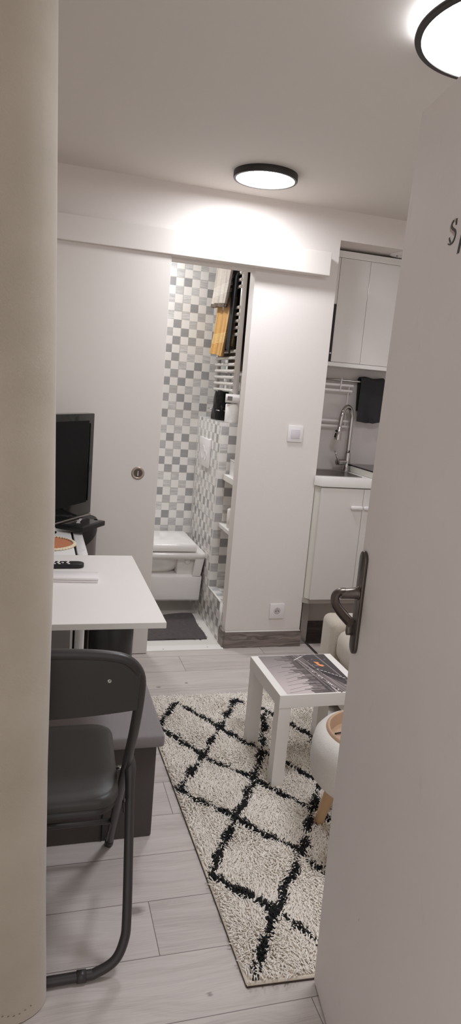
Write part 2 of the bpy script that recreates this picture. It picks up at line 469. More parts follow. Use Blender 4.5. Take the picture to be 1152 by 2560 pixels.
# bathroom shell
struct('floor_bathroom', B(-.3, 1.185, WY+.03, 4.3, -.06, .004, bev=.001), plain('white_floor_tile', srgb(224, 220, 214), .3))
struct('trim_3', B(.35, 1.03, 3.345, WY+.035, -.01, .007, bev=.002), M['grout'])
struct('wall_bathroom_back', B(-.3, 1.185, 4.30, 4.40, 0, CH), M['tile_x'])
struct('wall_bathroom_left', B(-.4, -.3, WY+.084, 4.4, 0, CH), M['wall'])
# tiled boxing behind the toilet: a tall block, a low ledge towards the doorway
bm = new()
def tbox(bm, x0, x1, y0, y1, z0, z1):
    t = bmesh.new(); bmesh.ops.create_cube(t, size=1, matrix=Matrix.Translation(((x0+x1)/2, (y0+y1)/2, (z0+z1)/2)) @ Matrix.Diagonal((x1-x0, y1-y0, z1-z0, 1)))
    for f in t.faces:
        f.normal_update(); n = f.normal
        f.material_index = 0 if abs(n.y) > .5 else (1 if abs(n.x) > .5 else 2)
    merge(bm, t)
tbox(bm, 1.023, 1.185, 3.732, 4.30, 0, 1.204)
tbox(bm, 1.023, 1.185, WY+.07, 3.732, 0, .238)
struct('wall_bathroom_boxing', bm, [M['tile_x'], M['tile_y'], M['tile_flat']])
bm = new(); box(bm, 1.172, 1.1855, WY+.084, 4.30, 0, CH); 
struct('wall_bathroom_right', bm, M['tile_y'])
struct('trim_4', B(1.0215, 1.0255, 3.7305, 3.7345, .24, 1.206, bev=.001), M['grout'])
# rounded grout bead along the low ledge and white jamb lining
bm = new(); tube(bm, [(1.024, 3.735, .237), (1.024, 3.50, .237), (1.028, 3.458, .232)], .0055, 8)
tube(bm, [(1.029, 3.452, .236), (1.029, 3.452, .09)], .008, 8)
struct('trim_5', bm, M['grout'])
# baseboard on the partition
bm = new(); box(bm, 1.026, 1.484, WY-.012, WY, 0, .092, bev=.002)
box(bm, 1.022, 1.037, WY-.012, WY+.075, 0, .10, bev=.002)
struct('baseboard_back', bm, M['baseboard'])
bm = new(); tube(bm, [(1.03, WY-.008, .094), (1.475, WY-.008, .094)], .004, 8)
struct('trim_6', bm, M['grout'])
# cover over the sliding track
struct('trim_1', B(-.45, 1.404, 3.302, WY, 1.993, 2.105, bev=.003), M['slider'])
# sliding door
sd = struct('door_1', B(-.40, .604, 3.322, 3.358, .004, 2.02, bev=.002), M['slider'])
bm = new()
rot = Matrix.Translation((.5035, 3.322, .952)) @ Matrix.Rotation(PI/2, 4, 'X')
lathe(bm, [(0.0195, -.004), (.0195, .0005), (.021, .002), (.030, .0022), (.0322, .001), (.0322, -.001)], 0, 0, 40, 0, rot)
o = obj('pull_ring', bm, M['nickel'], sd); 
bm = new(); lathe(bm, [(0, .0003), (.0195, .0005)], 0, 0, 32, 0, rot)
o = obj('finger_recess', bm, plain('recess_dark', srgb(92, 80, 72), .35, .8), sd); o['label'] = 'dark dished recess'
bm = new(); poly_prism(bm, [(-.0022, -.012), (.0022, -.012), (.0016, .012), (-.001, .012)], .0006, .003, mat=rot)
obj('thumb_turn', bm, M['chrome'], sd)

# ------------------------------------------------------------------ entrance door (open, close to the camera)
p0 = Vector((.70, 1.283, 0)); dd = Vector((-.022, -.137, 0)).normalized(); nn = Vector((dd.y, -dd.x, 0))   # nn points to the visible side
if nn.x > 0: nn = -nn
def DM(s, n, z): return p0 + dd*s + nn*n + Vector((0, 0, z))
DMX = Matrix(((dd.x, 0, nn.x, p0.x), (dd.y, 0, nn.y, p0.y), (0, 1, 0, 0), (0, 0, 0, 1)))   # (s, z, n) -> room
def bow(z): return .0115*max(0, 1-((z-.95)/1.02)**2)
bm = new(); NZ = 24; W_, T_ = .82, .04; ch = .0025
rows = []
for i in range(NZ+1):
    z = .010+1.951*i/NZ; b = bow(z)
    # the free edge bows; the bow fades towards the hinge
    pts = [(0, b-ch), (ch, b), (.25, b*.7), (.5, b*.3), (W_, 0), (W_, -T_), (.5, b*.3-T_), (.25, b*.7-T_), (ch, b-T_), (0, b-T_+ch)]
    rows.append([bm.verts.new(DM(s, n, z)) for s, n in pts])
for A, C_ in zip(rows, rows[1:]):
    for k in range(len(A)):
        k2 = (k+1) % len(A); bm.faces.new((A[k], A[k2], C_[k2], C_[k]))
bm.faces.new(rows[0][::-1]); bm.faces.new(rows[-1])
ed = struct('door_2', bm, M['door'], smooth=20)
def stadium(s0, s1, z0, z1, n=10):
    r = (s1-s0)/2; c = (s0+s1)/2
    return arc(c, z1-r, r, 0, 180, n) + arc(c, z0+r, r, 180, 360, n)
hb = bow(.98)
bm = new()
poly_prism(bm, stadium(.006, .044, .868, 1.098), hb-.001, hb+.0075, bev=.0028, seg=3, mat=DMX)
pl = obj('lock_plate', bm, M['bronze'], ed, 35)
# lever: a stub out of the plate, then a flat grip that curls down and back towards the door
bm = new()
tube(bm, [DM(.024, hb+.007, 1.004), DM(.024, hb+.012, 1.004), DM(.024, hb+.034, 1.002), DM(.024, hb+.045, 1.001)], [.0135, .0125, .0115, .0112], 20)
tube(bm, [DM(.024, hb+.0065, 1.004), DM(.024, hb+.0095, 1.004)], [.0155, .015], 24)
lv = obj('door_lever', bm, M['pewter'], ed, 40)
bm = new()
pth = [DM(.022, hb+.034, 1.006), DM(.023, hb+.046, 1.0055), DM(.025, hb+.0545, 1.000), DM(.029, hb+.0575, .990), DM(.036, hb+.0555, .980), DM(.046, hb+.050, .9715), DM(.058, hb+.043, .9640), DM(.070, hb+.037, .9585), DM(.078, hb+.0335, .956)]
def smoothpath(p, k=4):
    p = [Vector(q) for q in p]; out = []
    for i in range(len(p)-1):
        a = p[max(i-1, 0)]; b = p[i]; c = p[i+1]; d = p[min(i+2, len(p)-1)]
        for j in range(k):
            t = j/k
            out.append(.5*((2*b)+(c-a)*t+(2*a-5*b+4*c-d)*t*t+(3*b-a-3*c+d)*t**3))
    out.append(p[-1]); return out
tube(bm, smoothpath(pth), .0096, 18, flat=(.8, 1.2))
obj('grip', bm, M['bronze'], lv, 50)
bm = new()
poly_prism(bm, stadium(.006, .021, .905, .941), hb+.006, hb+.019, bev=.002, mat=DMX)
cyl = obj('lock_cylinder', bm, M['pewter'], ed, 40)
bm = new(); poly_prism(bm, [(.0125, .9315), (.0145, .9315), (.0145, .924), (.0125, .924)], hb+.0189, hb+.0197, mat=DMX)
obj('keyway', bm, M['black_matte'], cyl)
# painted-on lettering, cut by the right edge of the picture
def ribbon(bm, pts, w, n0, n1, mi=0):
    P = smoothpath([Vector((a, b, 0)) for a, b in pts], 5); L, R = [], []
    for i in range(len(P)):
        t = (P[min(i+1, len(P)-1)]-P[max(i-1, 0)]).normalized(); q = Vector((-t.y, t.x, 0))
        ww = w[min(int(i/5), len(w)-1)] if isinstance(w, list) else w
        L.append(P[i]+q*ww/2); R.append(P[i]-q*ww/2)
    for i in range(len(P)-1):
        poly_prism(bm, [L[i], R[i], R[i+1], L[i+1]], n0, n1, mi, mat=DMX)
zb = bow(1.70)*.72
bm = new()
ribbon(bm, [(.2306, 1.7163), (.2253, 1.7133), (.2251, 1.7088), (.2299, 1.7044), (.2398, 1.6993), (.2437, 1.6948), (.2435, 1.688), (.2389, 1.682), (.2329, 1.68), (.2264, 1.6794), (.2198, 1.6813)],
       [.0036, .004, .0042, .0042, .0044, .0044, .0044, .0038, .003, .0018, .001], zb, zb+.0009)
ribbon(bm, [(.2411, 1.7178), (.242, 1.7077)], .0038, zb, zb+.0009)
ribbon(bm, [(.2217, 1.6911), (.2238, 1.6872), (.2288, 1.6825)], .0036, zb, zb+.0009)
lt = obj('letter_s', bm, M['letter_black'], ed); lt['label'] = 'black painted letter S'
bm = new()
for pts in ([(.2184, 1.7126), (.2182, 1.7068), (.221, 1.701), (.2299, 1.6968), (.2376, 1.6912), (.2376, 1.696), (.232, 1.7005), (.2228, 1.7058)],
            [(.2181, 1.6841), (.2172, 1.6815), (.2227, 1.6805), (.2259, 1.6809)], [(.234, 1.7197), (.2305, 1.7177), (.2373, 1.7121)]):
    poly_prism(bm, pts, zb-.0005, zb+.0005, mat=DMX)
obj('letter_shadow', bm, M['letter_tan'], lt)
bm = new(); poly_prism(bm, [(.2645, 1.678), (.2605, 1.6584), (.2645, 1.660), (.268, 1.6585), (.276, 1.70), (.271, 1.703)], zb, zb+.0009, mat=DMX)
obj('letter_stroke', bm, M['letter_black'], ed)
# hinges on the far (hidden) end
for hz in (.25, 1.72):
    bm = new(); tube(bm, [DM(W_+.004, .004, hz-.05), DM(W_+.004, .004, hz+.05)], .007, 12)
    obj('hinge', bm, M['bronze'], ed)

# ------------------------------------------------------------------ ceiling lights
def ceil_light(cx, cy, label):
    t = thing('ceiling_light', (cx, cy, CH), label, 'lamp', 'round black rimmed ceiling lights')
    bm = new(); lathe(bm, [(.10, CH), (.139, CH), (.140, CH-.003), (.140, CH-.024), (.138, CH-.027), (.128, CH-.0275), (.127, CH-.024)], cx, cy, 72)
    obj('rim', bm, M['rim_black'], t, 40)
    bm = new(); lathe(bm, [(.1275, CH-.0235), (.10, CH-.0255), (.05, CH-.0265), (0, CH-.027)], cx, cy, 72)
    o = obj('diffuser', bm, M['lamp'], t); o['label'] = 'glowing white diffuser'
    return t
la = ceil_light(.938, 3.025, 'round ceiling light with black rim above the bathroom doorway')
BX_, BY_, BZ = 1.098, 1.574, 2.290
lb = thing('ceiling_light', (BX_, BY_, CH), 'large thin round ceiling light with dark rim above the open door, cut by the frame', 'lamp', 'round black rimmed ceiling lights')
bm = new(); lathe(bm, [(.20, BZ+.012), (.243, BZ+.0125), (.2490, BZ+.009), (.2500, BZ+.004), (.2480, BZ), (.2330, BZ-.0012), (.2315, BZ+.002)], BX_, BY_, 96); obj('rim', bm, M['rim_black'], lb, 40)
bm = new(); lathe(bm, [(.2325, BZ+.001), (.15, BZ-.001), (0, BZ-.0015)], BX_, BY_, 96); o = obj('diffuser', bm, M['lamp_near'], lb); o['label'] = 'glowing white diffuser'
bm = new(); lathe(bm, [(.0, BZ+.0118), (.205, BZ+.0118), (.205, BZ+.014), (.10, BZ+.016), (.095, CH-.001), (0, CH-.001)], BX_, BY_, 64); obj('mounting_plate', bm, M['white_plastic'], lb, 40)
bm = new()
n_ = 48
for k in range(n_):                                        # back-light strip on the upper side, facing the ceiling
    a0, a1 = math.radians(135+190*k/n_), math.radians(135+190*(k+1)/n_)
    vs = [bm.verts.new((BX_+r*math.cos(a), BY_+r*math.sin(a), BZ+.0150)) for r, a in ((.208, a0), (.208, a1), (.232, a1), (.232, a0))]
    bm.faces.new(vs)
bmesh.ops.remove_doubles(bm, verts=bm.verts, dist=1e-5)
for f in bm.faces:
    f.normal_update()
    if f.normal.z < 0: f.normal_flip()
o = obj('back_light_strip', bm, M['lamp_back'], lb); o['label'] = 'glowing strip lighting the ceiling'

# ------------------------------------------------------------------ curtain at the left
edge = [(0.0, .068), (.282, .058), (.58, .052), (.86, .050), (1.119, .049), (1.514, .038), (2.063, .022), (2.30, .014)]
def ex(z):
    for (a, xa), (b, xb) in zip(edge, edge[1:]):
        if z <= b: return xa+(xb-xa)*(z-a)/(b-a)
    return edge[-1][1]
bm = new(); rows = []
for i in range(61):
    z = .003+2.27*i/60; e = ex(z)*.979
    plan = []
    for k in range(40):                                   # front face, left to right, with a slow sway
        x = -.56+(e-.10+.56)*k/39
        plan.append((x, 1.303+.010*math.sin(x*21+.6)*max(0, min(1, (-.12-x)*6))*(.4+.6*z/2.3)+.002*math.sin(z*7+x*9)))
    for k in range(1, 13):                                # soft round fold at the free edge
        a = PI*k/12
        plan.append((e-.10+.10*math.sin(min(a, PI/2)) if a <= PI/2 else e-.012+.012*math.sin(a), (1.303+.066*(1-math.cos(a))) if a <= PI/2 else 1.369+.006*(1-math.cos(a-PI/2))))
    plan.append((e-.12, 1.376)); plan.append((-.56, 1.374))
    rows.append([bm.verts.new((x, y, z)) for x, y in plan])
n_ = len(rows[0])
for A, C_ in zip(rows, rows[1:]):
    for k in range(n_):
        f = bm.faces.new((A[k], A[(k+1) % n_], C_[(k+1) % n_], C_[k])); f.smooth = True
bm.faces.new(rows[0][::-1]); bm.faces.new(rows[-1])
cu = thing('curtain', (-.25, 1.35, 0), 'beige fabric curtain hanging to the floor at the left edge of the photo', 'curtain')
obj('curtain_panel', bm, M['curtain'], cu, 60)
bm = new()
for k in range(46):                                        # hem stitches
    u = k/45; x = -.50+.53*u
    y = 1.3015 if x < -.035 else 1.303+.066*(1-math.sqrt(max(0, 1-((x+.033)/.101)**2)))-.002
    tube(bm, [(x, y, .034+.004*math.sin(k)), (x+.0035, y-.0005, .036+.004*math.sin(k))], .0007, 5)
o = obj('hem_stitching', bm, plain('dark_thread', srgb(96, 84, 72), .8), cu)
bm = new(); tube(bm, [(-.60, 1.352, 2.285), (.10, 1.352, 2.285)], .012, 14)
obj('curtain_rod', bm, M['white_plastic'], cu)

# ------------------------------------------------------------------ folding chair
ck = thing('folding_chair', (.03, 1.63, 0), 'dark grey folding chair in front of the white table', 'chair')
CX = .03
def U(pts): return smoothpath(pts, 5)
hw = .222
# back loop running down into the front legs
side = lambda s: [(CX+s*(hw+.008), 1.867, .004), (CX+s*(hw+.004), 1.70, .262), (CX+s*hw, 1.556, .474), (CX+s*hw, 1.480, .60), (CX+s*hw, 1.435, .71), (CX+s*(hw-.006), 1.420, .765), (CX+s*(hw-.035), 1.412, .802), (CX+s*(hw-.085), 1.411, .816)]
bm = new(); tube(bm, U(side(1)+[(CX+.05, 1.411, .822), (CX-.05, 1.411, .822)]+side(-1)[::-1]), .0118, 14)
obj('back_frame', bm, M['chair_metal'], ck)
# rear loop: from the pivot down to a bar along the floor
side2 = lambda s: [(CX+s*(hw+.012), 1.590, .476), (CX+s*(hw+.010), 1.560, .42), (CX+s*(hw+.006), 1.490, .25), (CX+s*(hw+.002), 1.436, .12), (CX+s*(hw-.004), 1.418, .075), (CX+s*(hw-.026), 1.403, .036), (CX+s*(hw-.07), 1.396, .0165), (CX+s*(hw-.11), 1.395, .0135)]
pp = U(side2(1)+side2(-1)[::-1])
rr = [.0118 if p.z < .41 else .0118*(1+.28*math.sin(PI*min(1, (p.z-.41)/.066))) * (1 if p.z < .45 else max(.55, 1-(p.z-.45)/.05)) for p in pp]
bm = new(); tube(bm, pp, rr, 14)
obj('rear_frame', bm, M['chair_metal'], ck)
for s in (1, -1):
    bm = new(); tube(bm, [(CX+s*.128, 1.395, .0135), (CX+s*.106, 1.395, .0135)], .0140, 16); obj('foot_sleeve', bm, M['chair_metal'], ck)
    bm = new(); tube(bm, [(CX+s*(hw+.008), 1.869, 0), (CX+s*(hw+.0075), 1.852, .028)], .0132, 14); obj('foot_cap', bm, M['chair_metal'], ck)
# back panel
def backp(u, v):
    x = CX+(u-.5)*2*(hw-.004); z = .672+.145*v
    yb = 1.411+(.80-z)*.22 if z < .80 else 1.411
    z -= .020*(1-v)*(1-(2*u-1)**2)
    corner = max(0, abs(2*u-1)-.78)/.22
    z -= .040*corner**2*v
    return (x, yb+.012*(1-(2*u-1)**2), z)
bm = new(); sheet(bm, backp, 40, 10, .010)
bp = obj('backrest', bm, M['chair_vinyl'], ck, 50)
for s in (1, -1):
    bm = new(); lathe(bm, [(.0056, 0), (.0056, .001), (.004, .0022), (.0012, .0022), (.0012, .0012), (0, .0012)], 0, 0, 20, 0, Matrix.Translation((CX+s*.150, 1.4235, .7505)) @ Matrix.Rotation(PI/2, 4, 'X'))
    obj('screw', bm, M['chrome'], bp)
# seat: padded shell on a pan
def seat_outline(g=0):
    r = .05; x0, x1, y0, y1 = CX-.206+g, CX+.206-g, 1.462+g, 1.795-g
    return arc(x1-r, y1-r, r, 0, 90, 8)+arc(x0+r, y1-r, r, 90, 180, 8)+arc(x0+r+.02, y0+r, r+.01, 180, 270, 8)+arc(x1-r-.02, y0+r, r+.01, 270, 360, 8)
def seat(z0, lip, dome, mname, name, g=0, tilt=.045):
    bm = new(); o0 = seat_outline(g); N = len(o0); cx, cy = CX, 1.63; rings = []
    def zt(y): return (y-1.63)*tilt
    lv = [(1, z0-lip), (1.0, z0-.004), (.985, z0+.003), (.93, z0+.009)] + [(k, z0+.009+dome*(1-k*k)) for k in (.75, .5, .25)]
    for k, z in lv: rings.append([bm.verts.new((cx+(x-cx)*k, cy+(y-cy)*k, z+zt(cy+(y-cy)*k))) for x, y in o0])
    for A, C_ in zip(rings, rings[1:]):
        for i in range(N): bm.faces.new((A[i], A[(i+1) % N], C_[(i+1) % N], C_[i]))
    bm.faces.new(rings[0][::-1]); bm.faces.new(rings[-1])
    return obj(name, bm, M[mname], ck, 40)
seat(.437, .016, -.004, 'chair_vinyl', 'seat')
seat(.412, .012, 0, 'chair_metal', 'seat_pan', .004)
bm = new(); tube(bm, [(CX-hw, 1.772, .150), (CX+hw, 1.772, .150)], .0085, 12); obj('front_stretcher', bm, M['chair_metal'], ck)
for s in (1, -1):
    bm = new(); tube(bm, [(CX+s*.196, 1.60, .425), (CX+s*(hw+.012), 1.60, .428)], .006, 10); obj('pivot_bolt', bm, M['chrome'], ck)
    bm = new(); tube(bm, [(CX+s*.212, 1.50, .398), (CX+s*.216, 1.55, .36), (CX+s*.218, 1.545, .335)], .005, 8, flat=(1, .5)); obj('hinge_bracket', bm, M['chair_metal'], ck)

# ------------------------------------------------------------------ storage ottoman
ot = thing('storage_ottoman', (.016, 2.06, 0), 'grey fabric storage bench under the white table, behind the folding chair', 'ottoman')
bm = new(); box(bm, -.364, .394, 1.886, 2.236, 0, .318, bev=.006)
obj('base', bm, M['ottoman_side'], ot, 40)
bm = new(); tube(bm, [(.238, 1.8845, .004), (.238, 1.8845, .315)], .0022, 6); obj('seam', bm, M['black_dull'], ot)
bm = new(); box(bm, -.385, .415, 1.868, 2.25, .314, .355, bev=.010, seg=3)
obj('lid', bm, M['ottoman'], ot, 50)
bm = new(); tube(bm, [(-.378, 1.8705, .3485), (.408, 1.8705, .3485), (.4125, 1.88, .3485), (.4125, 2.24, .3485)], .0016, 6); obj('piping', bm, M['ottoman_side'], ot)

# ------------------------------------------------------------------ wall table with remote and white case
tb = thing('wall_table', (-.1, 2.145, 0), 'white rectangular table coming out of the left wall', 'table')
obj('tabletop', B(-.6, .376, 1.784, 2.505, .732, .750, bev=.0012), M['table_white'], tb)
obj('leg', B(-.50, -.46, 1.84, 1.88, 0, .732, bev=.002), M['table_white'], tb)
obj('leg', B(-.50, -.46, 2.42, 2.46, 0, .732, bev=.002), M['table_white'], tb)
obj('apron', B(-.46, -.42, 1.86, 2.44, .66, .732, bev=.002), M['table_white'], tb)
# white slim case lying under the remote
ca = math.radians(-11)
def frame(cx, cy, ang): return Matrix.Translation((cx, cy, 0)) @ Matrix.Rotation(ang, 4, 'Z')
wc = thing('media_case', (.10, 2.22, .750), 'flat white case on the white table under the black remote', 'case')
F_ = frame(.218, 2.155, math.radians(-4))
bm = new(); t = bmesh.new(); box(t, -.25, 0, 0, .075, .7502, .7576, bev=.002); merge(bm, t, 0, F_)
obj('bottom_half', bm, M['white_plastic'], wc, 40)
bm = new(); t = bmesh.new(); box(t, -.25, .001, -.001, .076, .7582, .7665, bev=.002); merge(bm, t, 0, F_)
obj('top_half', bm, M['white_plastic'], wc, 40)
rm = thing('remote_control', (.1, 2.30, .75), 'black remote control with white buttons on the white table', 'remote')
F_ = frame(.162, 2.345, math.radians(2))
bm = new(); poly_prism(bm, arc(0, 0, .0235, -90, 90, 14)+[(-.17, .0235), (-.17, -.0235)], .7505, .7655, bev=.0045, seg=3, mat=F_)
obj('casing', bm, M['black_matte'], rm, 50)
for k in range(6):
    for j in (-1, 0, 1):
        if k == 1 and j != 0: continue
        bm = new(); lathe(bm, [(.0045, .7650), (.0043, .7667), (0, .7669)], -.030-.016*k-.004*(j == 0), j*.0125, 14, 0, F_)
        obj('button', bm, M['white_plastic'], rm)

# ------------------------------------------------------------------ washing machine with terracotta mat
wm = thing('washing_machine', (.0, 2.74, 0), 'white top loading washing machine behind the white table', 'washing machine')
bm = new(); box(bm, -.19, .170, 2.535, 2.955, .01, .735, bev=.008); obj('body', bm, [M['machine']], wm, 40)
bm = new()
poly_prism(bm, [(.177, 2.955), (.177, 2.532)]+arc(.194, 2.549, .0205, -95, 0, 8)+[(.2145, 2.955)], .01, .744, bev=.004)
obj('side_cheek', bm, M['machine'], wm, 40)
obj('groove', B(.168, .179, 2.545, 2.95, .03, .731), M['black_matte'], wm)
obj('front_panel', B(-.185, .160, 2.528, 2.538, .06, .70, bev=.002), M['machine_panel'], wm)
obj('lid', B(-.19, .168, 2.53, 2.925, .733, .744, bev=.003), M['machine'], wm, 40)
obj('rear_console', B(-.19, .2125, 2.925, 2.96, .738, .762, bev=.004), M['machine'], wm, 40)
bm = new(); poly_prism(bm, [(-.04+.012*math.cos(a)*(1 if a < PI else 1), .0+.02*math.sin(a)) for a in [2*PI*i/20 for i in range(20)]], .7436, .7446, mat=frame(.235, 2.60, 0))
obj('badge', bm, M['white_plastic'], wm)
pm = thing('placemat', (.048, 2.70, .744), 'round terracotta mat with cream braided rim on the washing machine', 'mat')
mx, my, mr = .062, 2.690, .118
bm = new(); lathe(bm, [(0, .7450), (mr-.014, .7450), (mr-.014, .7478), (0, .7482)], mx, my, 64); obj('felt_disc', bm, M['terracotta'], pm, 40)
bm = new(); n_ = 150
tube(bm, [(mx+(mr-.008+.0022*math.sin(i*2*PI/n_*50))*math.cos(2*PI*i/n_), my+(mr-.008+.0022*math.sin(i*2*PI/n_*50))*math.sin(2*PI*i/n_), .7490+.001*math.cos(i*2*PI/n_*50)) for i in range(n_)], .0068, 8, closed=True, flat=(.6, 1))
obj('braided_rim', bm, M['cream_fringe'], pm)

# ------------------------------------------------------------------ bins, set-top box, television
tbn = thing('tall_bin', (.155, 3.135, 0), 'tall grey bin with black lid behind the washing machine', 'bin')
bm = new(); lathe(bm, [(.0, .004), (.128, .004), (.132, .02), (.1355, .68), (.1355, .70)], .166, 3.172, 56); obj('body', bm, M['bin_grey'], tbn, 40)
bm = new(); n_ = 56; rings = []
for (r, zz, sl) in ((.1375, 0, 1), (.1375, .05, .5), (.1385, .742, 0), (.134, .752, 0), (.0, .754, 0)):
    ring = []
    for k in range(n_):
        a = 2*PI*k/n_; x, y = .166+r*math.cos(a), 3.172+r*math.sin(a)
        slant = .645+.07*((x-.166)*.85+(y-3.172)*.6)/.14
        z = slant if sl == 1 else (slant+.02 if sl == .5 else zz)
        ring.append(bm.verts.new((x, y, z)))
    rings.append(ring)
for A, C_ in zip(rings, rings[1:]):
    for k in range(n_): bm.faces.new((A[k], A[(k+1) % n_], C_[(k+1) % n_], C_[k]))
obj('lid', bm, M['black_matte'], tbn, 45)
bm = new(); box(bm, .19, .23, 3.022, 3.04, .60, .655, bev=.004); obj('lid_hinge', bm, M['black_matte'], tbn, 40)
sb = thing('pedal_bin', (.392, 3.13, 0), 'small anthracite pedal bin in front of the sliding door', 'bin')
bm = new(); lathe(bm, [(0, .012), (.098, .012), (.102, .02), (.104, .275), (.102, .28)], .381, 3.05, 56); obj('body', bm, M['bin_dark'], sb, 40)
bm = new(); lathe(bm, [(.100, 0), (.1055, .002), (.1055, .014), (.100, .016)], .381, 3.05, 56); obj('base_ring', bm, M['black_matte'], sb, 40)
bm = new(); lathe(bm, [(.1055, .281), (.1055, .293), (.099, .307), (.05, .321), (0, .325)], .381, 3.05, 56); obj('lid', bm, M['black_matte'], sb, 40)
bm = new(); poly_prism(bm, [(.455, 3.03), (.478, 3.0), (.503, 3.05), (.483, 3.065)], .004, .014, bev=.003); obj('pedal_base', bm, M['black_matte'], sb, 40)
bm = new(); tube(bm, [(.452, 3.025, .024), (.474, 3.02, .028), (.502, 3.045, .036)], .006, 10, flat=(.5, 1.3)); obj('pedal', bm, M['nickel'], sb)

td = Vector((.57, .82, 0)).normalized(); tn = Vector((td.y, -td.x, 0))      # along the screen / out of it
TVX = Matrix(((td.x, tn.x, 0, .2655), (td.y, tn.y, 0, 3.12), (0, 0, 1, 0), (0, 0, 0, 1)))   # (u, n, z), u = 0 at the right edge
tv = thing('television', (.065, 2.685, .745), 'black flat television standing above the washing machine', 'television')
def tbx(*a, **k):
    bm = new(); t = bmesh.new(); box(t, *a, **k); merge(bm, t, 0, TVX); return bm
obj('housing', tbx(-.67, 0, -.045, 0, .789, 1.2425, bev=.004), M['black_gloss'], tv, 40)
obj('screen', tbx(-.63, -.046, -.002, .0012, .845, 1.212, bev=.0008), M['screen'], tv)
bm = tbx(-.67, -.001, -.040, .003, .778, .788, bev=.003); o = obj('lower_trim', bm, M['steel'], tv, 40); o['label'] = 'silver lower trim'
obj('bezel_strip', tbx(-.036, -.030, -.001, .0016, .85, 1.20), M['black_matte'], tv)
obj('stand_neck', tbx(-.39, -.33, -.03, -.008, .752, .79, bev=.003), M['black_gloss'], tv, 40)
obj('stand_base', tbx(-.43, -.29, -.045, .012, .7445, .7535, bev=.003), M['black_gloss'], tv, 40)

bx = thing('set_top_box', (.24, 3.05, .754), 'black flat box with white lettering under the television', 'box')
BXM = Matrix(((td.x, tn.x, 0, .322), (td.y, tn.y, 0, 3.005), (0, 0, 1, 0), (0, 0, 0, 1)))
def bbx(*a, **k):
    bm = new(); t = bmesh.new(); box(t, *a, **k); merge(bm, t, 0, BXM); return bm
BX = (-.19, -.0, -.150, 0)
obj('casing', bbx(-.19, 0, -.15, 0, .7545, .776, bev=.003), M['black_matte'], bx, 40)
obj('glossy_top', bbx(-.172, -.016, -.138, -.012, .7755, .7772, bev=.0006), plain('smoked_top', srgb(40, 37, 37), .18), bx)
bm = bbx(-.012, -.004, -.05, -.036, .776, .780, bev=.001); obj('corner_button', bm, M['black_gloss'], bx)
cu_ = bpy.data.curves.new('txt', 'FONT'); cu_.body = 'Bouygues'; cu_.size = .026; cu_.extrude = .0002; cu_.align_x = 'CENTER'
to = bpy.data.objects.new('txt', cu_); COL.objects.link(to)
bpy.context.view_layer.update()
me = bpy.data.meshes.new_from_object(to.evaluated_get(bpy.context.evaluated_depsgraph_get()))
bpy.data.objects.remove(to)
bm = new(); bm.from_mesh(me); bpy.data.meshes.remove(me)
bmesh.ops.transform(bm, matrix=BXM @ Matrix.Translation((-.085, -.088, .7776)) @ Matrix.Rotation(math.radians(-22), 4, 'Z'), verts=bm.verts)
obj('lettering', bm, M['print_white'], bx)

# ------------------------------------------------------------------ toilet
tl = thing('toilet', (.77, 4.045, .10), 'white wall hung toilet with closed lid in the tiled bathroom', 'toilet')
YC, YH = 4.045, .185
def dshape(x1, x0, hwid, r, n=14):
    """plan outline: straight back at x1, rounded nose at x0"""
    return [(x1, YC-hwid), (x1, YC+hwid)] + [(x0+r-r*math.sin(PI*i/n), YC+hwid*math.cos(PI*i/n)) for i in range(n+1)]
def loft(bm, levels):
    rings = []
    for pts, z in levels: rings.append([bm.verts.new((x, y, z)) for x, y in pts])
    for A, C_ in zip(rings, rings[1:]):
        for k in range(len(A)): bm.faces.new((A[k], A[(k+1) % len(A)], C_[(k+1) % len(A)], C_[k]))
    bm.faces.new(rings[0][::-1]); bm.faces.new(rings[-1]); return bm
bm = new()
loft(bm, [(dshape(1.000, .58, YH-.018, .20), .103), (dshape(1.004, .575, YH-.012, .20), .112), (dshape(1.012, .555, YH-.010, .20), .246), (dshape(1.012, .552, YH-.013, .20), .256), (dshape(1.010, .56, YH-.03, .2), .262), (dshape(1.010, .57, YH-.055, .2), .266)])
skirt = obj('skirt', bm, M['porcelain'], tl, 30)
bm = new()      # bowl bulging inside the side recess
lathe(bm, [(0, .235), (.11, .258), (.150, .295), (.170, .335), (.178, .372), (.0, .372)], 0, 0, 48, 0, Matrix.Translation((.74, YC, 0)) @ Matrix.Diagonal((1.18, .97, 1, 1)))
obj('bowl', bm, M['porcelain'], tl, 40)
bm = new()      # back flange against the tiles
loft(bm, [(((.955, YC-YH+.015), (.955, YC+YH-.015), (1.003, YC+YH-.01), (1.003, YC-YH+.01)), .26), (((.965, YC-YH+.004), (.965, YC+YH-.004), (1.019, YC+YH-.002), (1.019, YC-YH+.002)), .37), (((.965, YC-YH+.004), (.965, YC+YH-.004), (1.021, YC+YH-.002), (1.021, YC-YH+.002)), .40)])
obj('flange', bm, M['porcelain'], tl, 30)
bm = new()
loft(bm, [(dshape(1.0215, .512, YH-.010, .21), .364), (dshape(1.0222, .505, YH-.001, .21), .372), (dshape(1.0225, .502, YH+.002, .21), .39), (dshape(1.0225, .504, YH-.002, .21), .402), (dshape(1.020, .512, YH-.010, .21), .407)])
obj('rim', bm, M['porcelain'], tl, 40)
bm = new()
loft(bm, [(dshape(.963, .506, YH-.004, .21), .414), (dshape(.967, .503, YH-.001, .21), .420), (dshape(.967, .503, YH-.001, .21), .448), (dshape(.962, .508, YH-.008, .21), .459), (dshape(.945, .53, YH-.03, .2), .464), (dshape(.88, .6, YH-.1, .1), .465)])
obj('lid', bm, M['toilet_lid'], tl, 40)
